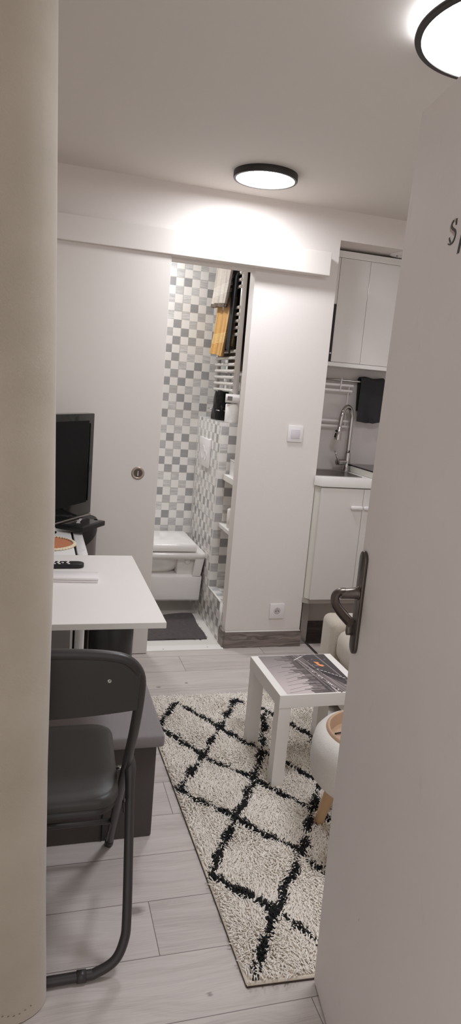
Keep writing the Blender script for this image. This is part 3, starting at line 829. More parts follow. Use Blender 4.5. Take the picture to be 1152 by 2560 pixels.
bm = new(); lathe(bm, [(0, -.002), (.021, -.002), (.021, .006), (.015, .012), (0, .014)], 0, 0, 28, 0, Matrix.Translation((.925, YC-YH+.045, .345)) @ Matrix.Rotation(PI/2, 4, 'X'))
obj('bolt_cap', bm, M['porcelain'], tl, 40)
bm = new(); box(bm, .86, .985, YC-YH+.040, YC+YH-.040, .255, .366, bev=.012); obj('inner_web', bm, M['porcelain'], tl, 40)
bm = new(); box(bm, .93, .965, YC-.06, YC+.06, .407, .418, bev=.003); obj('hinge_block', bm, M['white_plastic'], tl, 40)

fp = thing('flush_plate', (1.02, 4.038, .915), 'square white flush plate on the mosaic tiles above the toilet', 'flush plate')
obj('plate', B(1.008, 1.0228, 3.922, 4.155, .915, 1.087, bev=.003), M['white_plastic'], fp, 40)
for yy, r_ in ((4.06, .042), (3.995, .030)):
    bm = new(); lathe(bm, [(r_, 0), (r_, .0015), (r_-.0025, .0026), (r_-.005, .0018), (0, .0018)], 0, 0, 40, 0, Matrix.Translation((1.0082, yy, 1.0-.015*(r_ < .04))) @ Matrix.Rotation(-PI/2, 4, 'Y'))
    obj('flush_button', bm, M['white_plastic'], fp, 40)

mt = thing('bath_mat', (.66, 3.69, .004), 'charcoal woven mat on the white bathroom floor', 'mat')
def matf(u, v):
    x = .34+.632*u+.004*math.sin(v*9); y = 3.492+.398*v+.006*math.sin(u*7+1)*(v > .5)
    return (x, y, .0085+.002*math.sin(u*11+v*3)*abs(v-.5)*2 + (.006*max(0, v-.9)*10*max(0, math.sin(u*9)) if v > .9 else 0))
bm = new(); sheet(bm, matf, 40, 24, .006); obj('woven_field', bm, M['bath_mat'], mt, 60)
for k in range(10):
    bm = new(); y = 3.50+.38*random.random(); tube(bm, [(.970, y, .009), (.978+.006*random.random(), y+random.uniform(-.006, .006), .007)], .0008, 5); obj('loose_thread', bm, M['bath_mat'], mt)
for k in range(8):
    bm = new(); x = .90+.05*random.random(); tube(bm, [(x, 3.494, .009), (x+random.uniform(-.008, .008), 3.482-.006*random.random(), .0065)], .0008, 5); obj('loose_thread', bm, M['bath_mat'], mt)
for k, (x, y) in enumerate(((.70, 3.362), (.945, 3.372))):
    bm = new(); lathe(bm, [(0, .0085), (.003, .0085), (.0036, .0065)], x, y, 14)
    tag(obj('screw', bm, M['steel']), ['small screw in the white threshold strip nearer the sliding door', 'small screw in the white threshold strip nearer the wooden baseboard'][k], 'screw', 'threshold screws')

# shelves in the gap between the boxing and the partition
s1 = tag(obj('wall_shelf', B(1.055, 1.171, WY+.086, 3.731, .879, .914, bev=.003), M['grout']), 'upper white shelf beside the toilet, holding the white tub', 'shelf', 'white bathroom shelves')
s2 = tag(obj('wall_shelf', B(1.050, 1.171, WY+.086, 3.731, .604, .628, bev=.003), M['grout']), 'lower white shelf beside the toilet, holding a paper roll', 'shelf', 'white bathroom shelves')
tu = thing('storage_tub', (1.12, 3.58, .914), 'white open plastic tub on the upper bathroom shelf', 'box')
bm = new(); t0, t1, y0_, y1_ = 1.083, 1.168, 3.47, 3.70
for a in ((t0, t1, y0_, y1_, .9145, .919), (t0, t0+.003, y0_, y1_, .919, .999), (t1-.003, t1, y0_, y1_, .919, .999), (t0+.003, t1-.003, y0_, y0_+.003, .919, .999), (t0+.003, t1-.003, y1_-.003, y1_, .919, .999)): box(bm, *a)
obj('tub', bm, M['white_plastic'], tu)
bm = new(); tube(bm, [(t0, y0_, 1.0), (t1, y0_, 1.0), (t1, y1_, 1.0), (t0, y1_, 1.0)], .0035, 8, closed=True); obj('tub_rim', bm, M['white_plastic'], tu)

def roll(x, y, z, label, r=.047, h=.10):
    t = thing('toilet_roll', (x, y, z), label, 'toilet paper', 'toilet paper rolls')
    bm = new(); lathe(bm, [(.02, z), (r-.003, z), (r, z+.003), (r, z+h-.004), (r-.004, z+h), (.021, z+h), (.020, z+h-.002), (.02, z)], x, y, 40); obj('paper', bm, M['roll'], t, 50)
    bm = new(); lathe(bm, [(.0195, z+.001), (.0195, z+h-.001), (.0185, z+h-.001), (.0185, z+.001), (.0195, z+.001)], x, y, 28); obj('core', bm, M['cream_fringe'], t, 50)
    return t
r1 = roll(1.098, 3.800, 1.2045, 'toilet paper roll on top of the tiled ledge under the towel radiator', r=.040, h=.105)
dup(r1, (1.103-1.098, 3.60-3.800, .6285-1.2045), 'toilet paper roll on the lower white shelf')

bg = thing('black_bag', (1.10, 4.10, 1.204), 'shiny black bag on the tiled ledge behind the toilet paper roll', 'bag')
bm = new()
def bagf(a, h):
    r = (1-.28*h**2)*(1+.05*math.sin(3*a+h*6)+.03*math.sin(7*a+h*11))
    return (1.100+.052*r*math.cos(a), 4.055+.100*r*math.sin(a), 1.206+.168*h+.006*math.sin(5*a)*h)
NA, NH = 40, 18; rings = [[bm.verts.new(bagf(2*PI*i/NA, j/NH)) for i in range(NA)] for j in range(NH+1)]
for A, C_ in zip(rings, rings[1:]):
    for k in range(NA): bm.faces.new((A[k], A[(k+1) % NA], C_[(k+1) % NA], C_[k]))
bm.faces.new(rings[0][::-1]); bm.faces.new(rings[-1])
obj('bag_body', bm, plain('crinkled_black', srgb(9, 9, 10), .28, bump=.5, scale=40, bdist=.01), bg, 60)
bpy.data.materials['crinkled_black'].node_tree.nodes['Principled BSDF'].inputs['Specular IOR Level'].default_value = .18
bm = new(); tube(bm, [(1.034, 4.03, 1.262), (1.030, 4.07, 1.268), (1.034, 4.12, 1.264)], .003, 8); tube(bm, [(1.05, 3.985, 1.262), (1.07, 3.972, 1.26), (1.10, 3.962, 1.262)], .003, 8)
obj('zip', bm, M['steel'], bg)

# towel radiator on the right bathroom wall
ra = thing('towel_radiator', (1.10, 4.0, 1.365), 'white ladder towel radiator on the bathroom wall', 'radiator')
RX = 1.105; YN, YF = 3.790, 4.215
for yy in (YN, YF):
    bm = new(); tube(bm, [(RX, yy, 1.37), (RX, yy, 2.22)], .0165, 16, flat=(1, .9)); obj('upright', bm, M['white_gloss'], ra)
zs = [1.385, 1.422, 1.459, 1.496, 1.533, 1.57, 1.607, 1.70, 1.737, 1.774, 1.811, 1.848, 1.96, 1.997, 2.034, 2.071, 2.108, 2.17]
for z in zs:
    bm = new(); tube(bm, [(RX-.014, YN-.006, z), (RX-.017, YN+.02, z), (RX-.017, YF-.02, z), (RX-.014, YF+.006, z)], .0095, 12); obj('rung', bm, M['white_gloss'], ra)
for (yy, z) in ((YN, 1.48), (YF, 1.48), (YN, 2.05), (YF, 2.05)):
    bm = new(); tube(bm, [(RX, yy, z), (1.171, yy, z)], .008, 10); tube(bm, [(1.165, yy, z), (1.171, yy, z)], .016, 14); obj('wall_bracket', bm, M['white_plastic'], ra)
bm = new(); tube(bm, [(RX+.018, YN-.03, 1.342), (RX-.058, YN-.012, 1.342)], [.0245, .0245], 28); th = obj('thermostat', bm, M['white_plastic'], ra, 40)
bm = new(); t = bmesh.new(); box(t, -.014, .014, -.0015, .0015, -.012, .012, bev=.001); merge(bm, t, 0, Matrix.Translation((RX-.040, YN-.0405, 1.342)) @ Matrix.Rotation(math.radians(-13), 4, 'Z')); obj('display', bm, plain('grey_display', srgb(120, 114, 112), .3), th)
bm = new(); tube(bm, [(RX, YN, 1.37), (RX, YN, 1.352)], .012, 14); obj('valve', bm, M['white_plastic'], ra)
bm = new(); tube(bm, smoothpath([(RX+.01, YN-.028, 1.33), (RX+.032, YN-.01, 1.29), (RX+.040, YN+.02, 1.24), (RX+.05, YN+.03, 1.30), (1.168, YN+.05, 1.42)], 6), .0035, 8); obj('cable', bm, M['white_plastic'], ra)

# towels over the rungs
def towel(name, label, mat, y0, y1, zt, zb, xf, xb, zbb, folds=4, amp=.006, th=.010, flare=0, hem=None):
    """hangs over a rung: front layer at xf, back layer at xb; zb/zbb lower edges in front and behind"""
    t = thing(name, ((xf+xb)/2, (y0+y1)/2, zb), label, 'towel')
    def f(u, v):
        y = y0+(y1-y0)*v; wv = amp*math.sin(folds*2*PI*v+1.1)+amp*.5*math.sin(folds*3.3*PI*v)
        Lf, Lb = zt-zb, zt-zbb; w = xb-xf; L = Lf+Lb+w; s = u*L
        if s < Lf:
            k = 1-s/Lf; sag = .012*math.sin(PI*v)
            return (xf-wv*k-flare*k*k-.01*k, y-(y1-y0)*.05*k*(1-2*v)*-1, zb+s+ .012*k*(v-.5)*2 + sag*k*.3)
        if s < Lf+w:
            a = PI*(s-Lf)/w; return (xf+w/2-w/2*math.cos(a), y, zt+w*.45*math.sin(a))
        k = (s-Lf-w)/Lb
        return (xb+wv*k*.3, y, zt-(s-Lf-w))
    bm = new(); sheet(bm, f, 60, 36, th); obj('terry_cloth', bm, mat, t, 70)
    if hem:
        bm = new(); sheet(bm, lambda u, v: f(u*.022, v), 3, 36, th+.005); obj('hem', bm, hem, t, 70)
    return t
bt = towel('bath_towel', 'beige striped towel hanging highest on the radiator', M['towel_beige'], 3.842, 4.200, 2.19, 1.858, 1.054, 1.116, 1.70, folds=3, amp=.008, th=.014, flare=.014, hem=M['towel_brown'])
bm = new(); tube(bm, [(1.036, 3.925, 1.868), (1.030, 3.925, 1.85), (1.034, 3.93, 1.835)], .0035, 8, flat=(.4, 1)); obj('hanging_tag', bm, M['print_white'], bt)
towel('hand_towel', 'mustard yellow towel hanging below the beige towel on the radiator', M['towel_mustard'], 3.892, 4.208, 1.895, 1.585, 1.070, 1.106, 1.64, folds=3.5, amp=.009, th=.010, flare=.016)
towel('dark_towel', 'dark brown towel hanging at the back of the towel radiator', M['towel_brown'], 3.80, 4.18, 2.16, 1.56, 1.118, 1.160, 1.50, folds=3, amp=.006, th=.010)
towel('black_towel', 'black towel hanging on the radiator behind the mustard towel', M['black_dull'], 3.808, 3.888, 2.02, 1.605, 1.070, 1.104, 1.62, folds=1, amp=.003, th=.010)

# ------------------------------------------------------------------ switch and socket on the partition
sw = thing('light_switch', (1.33, WY, 1.15), 'square white light switch on the white partition wall', 'switch')
obj('surround', B(1.288, 1.373, WY-.009, WY, 1.149, 1.236, bev=.003), M['white_plastic'], sw, 40)
obj('rocker', B(1.306, 1.355, WY-.0125, WY-.008, 1.168, 1.217, bev=.002), plain('rocker_grey_white', srgb(214, 208, 212), .3), sw, 40)
so = thing('wall_socket', (1.327, WY, .166), 'white electrical socket low on the partition above the baseboard', 'socket')
obj('surround', B(1.284, 1.370, WY-.010, WY, .166, .252, bev=.003), M['white_plastic'], so, 40)
rot = Matrix.Translation((1.327, WY-.010, .209)) @ Matrix.Rotation(PI/2, 4, 'X')
bm = new(); lathe(bm, [(.0245, 0), (.0245, .0012), (.0215, .0012), (.0195, .0003), (.0195, .0)], 0, 0, 36, 0, rot); obj('round_well', bm, M['white_plastic'], so, 40)
bm = new(); lathe(bm, [(0, .0006), (.0195, .0006)], 0, 0, 32, 0, rot); o = obj('well_floor', bm, plain('well_grey', srgb(196, 190, 188), .4), so)
for dx, dz in ((-.0075, .001), (.0075, .001)):
    bm = new(); lathe(bm, [(0, .0012), (.0026, .0012), (.0026, .0006)], dx, dz, 14, 0, rot); obj('pin_hole', bm, M['black_matte'], so)
bm = new(); lathe(bm, [(0, .006), (.002, .005), (.0024, .0006)], 0, .0085, 14, 0, rot); obj('earth_pin', bm, M['chrome'], so)

# ------------------------------------------------------------------ kitchenette
FY = 3.318
uc = thing('wall_cabinet', (1.94, 3.61, 1.566), 'white glossy wall cabinet over the kitchen sink', 'cabinet')
bm = new()
box(bm, 1.482, 2.398, 3.530, 3.698, 1.566, 1.588, bev=.001); box(bm, 1.482, 2.398, 3.530, 3.698, 2.136, 2.170, bev=.001)
box(bm, 1.482, 1.500, 3.56, 3.698, 1.588, 2.136); box(bm, 2.38, 2.398, 3.56, 3.698, 1.588, 2.136); box(bm, 1.50, 2.38, 3.68, 3.698, 1.588, 2.136)
obj('carcass', bm, M['white'], uc)
obj('cabinet_door', B(1.561, 1.7365, 3.536, 3.554, 1.590, 2.135, bev=.001), M['cab_gloss'], uc)
obj('cabinet_door', B(1.7385, 2.06, 3.536, 3.554, 1.590, 2.135, bev=.001), M['cab_gloss'], uc)
obj('cabinet_door', B(2.062, 2.378, 3.536, 3.554, 1.590, 2.135, bev=.001), M['cab_gloss'], uc)
obj('filler_panel', B(1.501, 1.5595, 3.538, 3.556, 1.894, 2.135, bev=.001), M['cab_gloss'], uc)
o = obj('edge_strip', B(1.515, 1.5585, 3.532, 3.550, 1.590, 1.893), M['black_matte'], uc); o['label'] = 'black vertical strip along the left edge'
bm = new(); lathe(bm, [(0, 0), (.0045, 0), (.0045, .004), (0, .006)], 0, 0, 16, 0, Matrix.Translation((1.550, 3.532, 1.634)) @ Matrix.Rotation(PI/2, 4, 'X')); obj('cover_cap', bm, M['white_plastic'], uc)

av = thing('air_vent', (1.915, 3.482, 2.185), 'round white air vent above the wall cabinet', 'vent')
bm = new(); lathe(bm, [(.092, 2.185), (.092, 2.181), (.075, 2.177), (.058, 2.176), (.056, 2.180)], 1.915, 3.482, 48); obj('ring', bm, M['white_plastic'], av, 40)
bm = new(); lathe(bm, [(.05, 2.179), (.048, 2.175), (0, 2.173)], 1.915, 3.482, 40); obj('centre_disc', bm, M['white_plastic'], av, 40)

bc = thing('base_cabinet', (1.94, 3.43, .265), 'white kitchen base cabinet hung below the worktop', 'cabinet')
def chamf(x0, y0, c): return [(x0, y0+c), (x0+c, y0), (2.39, y0), (2.39, 3.54), (x0, 3.54)]
bm = new(); poly_prism(bm, [(1.478, FY+.046), (1.498, FY+.020), (2.39, FY+.020), (2.39, 3.54), (1.478, 3.54)], .288, .920); obj('carcass', bm, M['cream_side'], bc)
bm = new(); poly_prism(bm, [(1.472, FY+.052), (1.500, FY+.030), (2.39, FY+.030), (2.39, 3.54), (1.472, 3.54)], .258, .287); obj('bottom_rail', bm, plain('grey_rail', srgb(176, 168, 162), .5), bc)  # bottom rail in a warm grey, darker than the carcass
for (x0, x1, hx0, hx1) in ((1.4935, 1.7445, 1.672, 1.7425), (1.7465, 2.05, 1.7485, 1.82), (2.052, 2.386, 2.06, 2.13)):
    dr = obj('cabinet_door', B(x0, x1, FY, FY+.018, .290, .918, bev=.0015), M['white_gloss'], bc)
    bm = new(); box(bm, hx0, hx1, FY-.020, FY+.001, .806, .827, bev=.0085, seg=4); obj('handle', bm, M['white_plastic'], dr, 50)
bm = new(); box(bm, 1.490, 1.530, 3.395, 3.41, .0, .258, bev=.001); obj('leg', bm, M['steel'], bc)

wt = tag(obj('worktop', poly_prism(new(), [(1.462, FY+.040), (1.492, FY-.008), (2.395, FY-.008), (2.395, 3.698), (1.478, 3.698), (1.478, FY+.05)], .925, .976, bev=.0025), M['white'], None, 40), 'white kitchen worktop with a chamfered left corner', 'worktop')
sk = thing('sink', (1.64, 3.50, .90), 'stainless steel sink set into the white worktop', 'sink')
bm = new()   # rim ring + bowl
def rr_(x0, x1, y0, y1, r, n=6): return arc(x1-r, y1-r, r, 0, 90, n)+arc(x0+r, y1-r, r, 90, 180, n)+arc(x0+r, y0+r, r, 180, 270, n)+arc(x1-r, y0+r, r, 270, 360, n)
lv = [(rr_(1.482, 1.755, 3.365, 3.665, .02), .9762), (rr_(1.482, 1.755, 3.365, 3.665, .02), .9785), (rr_(1.496, 1.741, 3.379, 3.62, .03), .979), (rr_(1.499, 1.738, 3.382, 3.615, .03), .9765)]
rings = [[bm.verts.new((x, y, z)) for x, y in p] for p, z in lv]
for A, C_ in zip(rings, rings[1:]):
    for k in range(len(A)): bm.faces.new((A[k], A[(k+1) % len(A)], C_[(k+1) % len(A)], C_[k]))
obj('rim', bm, M['steel'], sk, 30)
bm = new(); lv = [(rr_(1.499, 1.738, 3.382, 3.615, .03), .9772), (rr_(1.506, 1.731, 3.389, 3.608, .035), .935), (rr_(1.52, 1.717, 3.40, 3.595, .05), .928)]
lv = [(p, max(z, .9764) if False else z) for p, z in lv]
rings = [[bm.verts.new((x, y, .9772-(.9772-z)*.02)) for x, y in p] for p, z in lv]
for A, C_ in zip(rings, rings[1:]):
    for k in range(len(A)): bm.faces.new((A[k], A[(k+1) % len(A)], C_[(k+1) % len(A)], C_[k]))
bm.faces.new(rings[-1])
obj('bowl', bm, M['dark_steel'], sk, 30)

fc = thing('kitchen_faucet', (1.755, 3.64, .978), 'tall chrome kitchen faucet with pull-out spray arching over the sink', 'faucet')
FX, FYY = 1.770, 3.625
bm = new(); tube(bm, [(FX, FYY, .978), (FX, FYY, .984)], .028, 28); tube(bm, [(FX, FYY, .984), (FX, FYY, 1.03)], .0215, 24); tube(bm, [(FX, FYY, 1.03), (FX, FYY, 1.085)], [.0195, .0185], 24); obj('body', bm, M['chrome'], fc, 40)
bm = new(); A0 = [(FX, FYY, 1.08), (FX, FYY, 1.20), (FX, FYY, 1.27)]
cxr = .050; dirv = Vector((-.88, -.47, 0)).normalized()
for k in range(1, 12):
    a = PI*k/12*1.04; A0.append((FX+dirv.x*cxr*(1-math.cos(a)), FYY+dirv.y*cxr*(1-math.cos(a)), 1.270+.080*math.sin(a)))
e_ = Vector(A0[-1]); A0.append((e_.x+dirv.x*.004, e_.y+dirv.y*.004, e_.z-.03))
tube(bm, smoothpath(A0, 4), .0128, 18); obj('spout', bm, M['chrome'], fc)
e_ = Vector(A0[-1])
bm = new(); d_ = Vector((dirv.x*.12, dirv.y*.12, -1)).normalized()
tube(bm, [e_+d_*(-.003), e_+d_*.0], .0138, 18); tube(bm, [e_, e_+d_*.022, e_+d_*.03, e_+d_*.085, e_+d_*.092], [.0115, .0118, .0145, .0195, .0185], 20); sh = obj('spray_head', bm, M['chrome'], fc, 40)
bm = new(); q = e_+Vector((-.017, -.006, 0))
tube(bm, [q+d_*.036+Vector((-.001, 0, 0)), q+d_*.046+Vector((-.002, 0, 0))], .0055, 10); tube(bm, [q+d_*.054+Vector((-.001, 0, 0)), q+d_*.078+Vector((-.004, 0, 0))], .005, 10); obj('spray_button', bm, M['black_matte'], sh)
bm = new(); tube(bm, [(FX-.01, FYY-.004, 1.03), (FX-.062, FYY-.022, 1.03)], .0165, 18); tube(bm, [(FX-.045, FYY-.016, 1.03), (FX-.072, FYY-.026, 1.03)], .0185, 20); obj('lever_hub', bm, M['chrome'], fc, 40)
bm = new(); tube(bm, [(FX-.066, FYY-.024, 1.02), (FX-.075, FYY-.026, 1.052), (FX-.098, FYY-.034, 1.095)], [.013, .0095, .0055], 12, flat=(.55, 1)); obj('lever', bm, M['chrome'], fc)

hb_ = thing('hob', (2.0, 3.5, .976), 'white cooking hob with black glass top on the right of the worktop', 'hob')
obj('body', B(1.792, 2.30, 3.335, 3.66, .977, 1.012, bev=.002), M['cream_side'], hb_)
obj('glass_top', B(1.790, 2.302, 3.333, 3.662, 1.0125, 1.0185, bev=.001), M['black_gloss'], hb_)
obj('underside', B(1.794, 2.298, 3.337, 3.658, .9762, .9775), M['black_matte'], hb_)

# rail, hanging rack, cloth
tr_ = thing('utensil_rail', (1.9, 3.665, 1.50), 'thin dark metal rail under the wall cabinet', 'rail')
bm = new(); tube(bm, [(1.48, 3.665, 1.497), (2.39, 3.665, 1.497)], .0065, 12); obj('rod', bm, M['steel'], tr_)
for x in (1.50, 2.37):
    bm = new(); tube(bm, [(x, 3.665, 1.497), (x, 3.699, 1.497)], .006, 10); obj('rail_bracket', bm, M['steel'], tr_)
hr = thing('hanging_rack', (1.62, 3.66, 1.22), 'white two-tier metal rack hanging from the kitchen rail', 'rack')
for z0 in (1.470, 1.265):
    for dz, dx in ((0, .005), (-.031, 0)):
        bm = new(); box(bm, 1.50, 1.768+dx, 3.652, 3.660, z0+dz-.006, z0+dz+.006, bev=.002); obj('bar', bm, M['white_plastic'], hr, 40)
    bm = new(); tube(bm, [(1.752, 3.667, z0-.04), (1.752, 3.667, z0+.006)], .0035, 8); obj('end_tie', bm, M['white_plastic'], hr)
bm = new(); tube(bm, [(1.752, 3.670, 1.47), (1.748, 3.670, 1.235)], .0028, 8); obj('vertical_wire', bm, M['white_plastic'], hr)
bm = new(); tube(bm, smoothpath([(1.691, 3.652, 1.435), (1.690, 3.648, 1.47), (1.693, 3.650, 1.50), (1.697, 3.665, 1.5095), (1.699, 3.676, 1.497), (1.698, 3.676, 1.485)], 5), .0038, 8); obj('hook', bm, M['white_plastic'], hr)

dc = thing('dish_cloth', (1.9, 3.66, 1.27), 'dark grey dish cloth draped over the kitchen rail', 'cloth')
def clothf(u, v):
    x = 1.812+.150*v; L1 = .228; L2 = .17; w = .05; L = L1+L2+w; s = u*L
    wv = .010*math.sin(v*9+.5)
    if s < L1:
        k = 1-s/L1; return (x+.012*k*(v-.7)-.022*k*max(0, v-.75)*4*.35, 3.640-wv*k-.006*k, 1.500-s*0-(L1-s)*1.0+s*0 + .018*k*(.5-abs(v-.42))*-1)
    if s < L1+w:
        a = PI*(s-L1)/w; return (x, 3.665-.025*math.cos(a), 1.500+.022*math.sin(a)+.004*math.sin(v*8))
    k = (s-L1-w)/L2; return (x+.01*k, 3.688, 1.500-(s-L1-w))
bm = new(); sheet(bm, clothf, 50, 26, .006); obj('cloth', bm, M['towel_grey'], dc, 70)
bm = new()
def flap(u, v): return (1.876+.062*u+.01*v, 3.630-.004*math.sin(u*5), 1.285-.022*v*(1-.5*abs(u-.3))-.0*u)
sheet(bm, flap, 14, 6, .005); obj('folded_corner', bm, M['towel_grey'], dc, 70)

# ------------------------------------------------------------------ sofa
sf_ang = math.radians(-5)
SM = Matrix.Translation((1.318, 2.775, 0)) @ Matrix.Rotation(sf_ang, 4, 'Z')     # local: x = depth to the right, y = negative towards camera
sf = thing('sofa', (1.7, 2.35, 0), 'beige woven fabric sofa behind the printed side table', 'sofa')
def sbx(x0, x1, y0, y1, z0, z1, bev, seg=5):
    bm = new(); t = bmesh.new(); box(t, x0, x1, y0, y1, z0, z1, bev=bev, seg=seg); merge(bm, t, 0, SM); return bm
obj('armrest', sbx(0, .86, -.155, 0, .03, .422, .034), M['sofa'], sf, 60)
obj('armrest', sbx(0, .86, -.99, -.835, .03, .422, .034), M['sofa'], sf, 60)
obj('seat_cushion', sbx(.012, .66, -.833, -.158, .255, .402, .05), M['sofa'], sf, 60)
obj('base', sbx(.045, .84, -.83, -.16, .04, .262, .015), M['sofa'], sf, 60)
obj('back_cushion', sbx(.62, .85, -.83, -.16, .25, .70, .07), M['sofa'], sf, 60)
for x, y in ((.08, -.07), (.08, -.92), (.78, -.07), (.78, -.92)):
    bm = new(); lathe(bm, [(0, 0), (.018, 0), (.022, .045), (0, .045)], x, y, 18, 0, SM); obj('foot', bm, M['black_matte'], sf)

# ------------------------------------------------------------------ side table with the printed top
st = thing('side_table', (1.03, 2.24, 0), 'small white square side table with a printed city picture on top', 'table')
X0, X1, Y0, Y1, ZT = .858, 1.203, 2.067, 2.414, .365
obj('tabletop', B(X0, X1, Y0, Y1, ZT-.050, ZT, bev=.0015), M['table_white'], st)
for x, y in ((X0, Y0), (X1-.05, Y0), (X0, Y1-.05), (X1-.05, Y1-.05)):
    obj('leg', B(x+.0015, x+.0485, y+.0015, y+.0485, .006, ZT-.0502, bev=.0015), M['table_white'], st)
# the print: generic foggy skyline beside a bridge deck, seen lying on its side (up = left)
u0, u1, v0, v1 = X0+.029, X1-.031, Y0+.006, Y1-.005
pm_ = ['pr_sky', 'pr_city', 'pr_tower', 'pr_road', 'pr_deck', 'pr_steel', 'pr_line', 'pr_taxi', 'pr_dark', 'print_white']
pb = new()
def pq(pts, lay, m):
    z = ZT+.0002+lay*.00008
    vs = [pb.verts.new((u0+(u1-u0)*a, v0+(v1-v0)*b, z)) for a, b in pts]
    f = pb.faces.new(vs); f.material_index = pm_.index(m)
    if f.calc_area() > 0:
        f.normal_update()
        if f.normal.z < 0: f.normal_flip()
def pl_(a, b, w, lay, m):
    a, b = Vector(a), Vector(b); t = (b-a).normalized(); q = Vector((-t.y, t.x))*w/2
    pq([a+q, b+q, b-q, a-q], lay, m)
pq([(0, 0), (1, 0), (1, 1), (0, 1)], 0, 'pr_sky')
pq([(.50, 0), (.66, 0), (.66, 1), (.40, 1), (.42, .8), (.43, .55), (.46, .3)], 1, 'pr_city')
rnd = random.Random(4)
vv = 0
while vv < .98:
    w = rnd.uniform(.018, .045); tip = .36+.09*rnd.random()-.06*(rnd.random() < .3)+.05*vv*0
    pq([(tip+.02*rnd.random(), vv), (.56, vv), (.56, min(1, vv+w)), (tip, min(1, vv+w))], 2, rnd.choice(['pr_tower', 'pr_city', 'pr_deck', 'pr_tower']))
    vv += w*1.15
for vv, tip in ((.52, .24), (.665, .21), (.36, .30), (.23, .31), (.10, .28), (.04, .37), (.86, .22), (.90, .2)):
    pq([(tip, vv-.006), (.5, vv-.010), (.5, vv+.010), (tip, vv+.004)], 3, 'pr_tower')
pq([(.60, 1), (.58, .72), (.66, .42), (.86, 0), (1, 0), (1, 1)], 4, 'pr_road')
pq([(.50, 1), (.60, 1), (.62, .6), (.98, .0), (.72, 0), (.55, .45)], 5, 'pr_deck')
pq([(.66, 1), (1, 1), (1, .34), (.90, .36), (.80, .50), (.71, .72)], 6, 'pr_road')
for k in range(9): pl_((.47+.012*k, 1), (.60+.036*k, .0), .006, 7, ['pr_dark', 'pr_steel', 'pr_dark'][k % 3])
pl_((.60, 1), (.80, 0), .010, 8, 'pr_steel'); pl_((.53, .9), (.74, 0), .012, 8, 'pr_steel'); pl_((.85, 1), (.985, 0), .026, 8, 'pr_deck'); pl_((.87, 1), (1.0, .05), .006, 9, 'pr_dark')
pl_((.66, .62), (1, .30), .014, 8, 'pr_dark'); pl_((.66, .60), (1, .28), .006, 9, 'pr_steel')
for k in range(8):
    a = .69+.036*k; b = .58-.036*k
    pl_((a, b), (a+.05, b-.13), .006, 9, 'pr_dark'); pl_((a+.055, b-.02), (a+.01, b-.14), .006, 9, 'pr_dark')
    pl_((a, b+.01), (a+.025, b-.008), .012, 10, 'print_white')
for k in range(22):
    t_ = k/21; pl_((.57+.16*t_, .62-.62*t_), (.575+.165*t_, .608-.62*t_), .020+.012*rnd.random(), 10, rnd.choice(['print_white', 'pr_steel', 'pr_dark']))
for a, b, c, d in ((.0, .66, .42, .80), (.16, .45, .42, .52), (.14, .36, .41, .45), (.12, .28, .4, .36), (.10, .2, .42, .27), (.08, .1, .4, .19), (.05, .03, .40, .10), (.10, .53, .40, .60)):
    pl_((a, b), (c, d), .005, 3, 'pr_line')
pl_((.47, .85), (.66, .97), .012, 10, 'print_white'); pl_((.60, .95), (.72, .995), .010, 10, 'pr_steel')
pq([(.735, .79), (.80, .77), (.84, .66), (.80, .645), (.765, .67)], 10, 'pr_taxi'); pq([(.785, .755), (.81, .745), (.825, .70), (.80, .705)], 11, 'pr_dark'); pq([(.70, .70), (.76, .69), (.76, .675), (.715, .68)], 10, 'pr_steel')
for a, b in ((.74, .85), (.86, .84), (.93, .84), (.67, .82)): pq([(a, b), (a+.014, b), (a+.014, b+.014), (a, b+.014)], 11, 'pr_steel')
for k in range(60):
    a, b = rnd.uniform(.44, .70), rnd.random(); pl_((a, b), (a+.02, b+rnd.uniform(-.006, .006)), .006, 6 if a < .56 else 9, rnd.choice(['pr_dark', 'pr_steel', 'pr_tower', 'pr_deck']))
for k in range(14):
    a = .86+.12*rnd.random(); b = .22*rnd.random(); pl_((a, b), (a+.03, b+rnd.uniform(-.02, .02)), .008, 9, rnd.choice(['print_white', 'pr_steel', 'pr_dark']))
obj('printed_picture', pb, [M[k] for k in pm_], st)

# ------------------------------------------------------------------ pouf stool
SX, SY = 1.035, 1.722
ps = thing('pouf_stool', (SX, SY, 0), 'white boucle stool with wooden tray top beside the open door', 'stool')
bm = new(); lathe(bm, [(0, .232), (.140, .232), (.162, .238), (.178, .256), (.184, .30), (.183, .345), (.176, .378), (.160, .398), (.146, .403), (.138, .395)], SX, SY, 72)
obj('upholstered_body', bm, M['boucle'], ps, 60)
tr = new(); lathe(tr, [(.144, .396), (.1435, .407), (.139, .411), (.1335, .408), (.130, .385), (.128, .372), (0, .371)], SX, SY, 72)
obj('tray', tr, M['tray_wood'], ps, 50)
bm = new()
for k in range(-5, 6):
    yy = SY+k*.0225; hl = math.sqrt(max(0, .126**2-(k*.0225)**2))
    if hl > .02: box(bm, SX-hl, SX+hl, yy-.0008, yy+.0008, .3710, .3716)
obj('plank_groove', bm, plain('groove_brown', srgb(120, 92, 76), .6), ps)
for a in (213, 303, 33, 123):
    a = math.radians(a); c, s_ = math.cos(a), math.sin(a)
    bm = new(); tube(bm, [(SX+.155*c, SY+.155*s_, .010), (SX+.152*c, SY+.152*s_, .016), (SX+.098*c, SY+.098*s_, .238)], [.0135, .0155, .0235], 18); obj('leg', bm, M['light_wood'], ps)
bk = thing('tray_object', (1.0, 1.73, .372), 'small black object lying on the wooden tray of the stool', 'small object')
bm = new(); tube(bm, smoothpath([(.985, 1.775, .376), (.972, 1.745, .384), (.976, 1.715, .381), (.990, 1.69, .376)], 5), .010, 10, flat=(1.2, .6)); obj('rounded_body', bm, M['black_gloss'], bk)
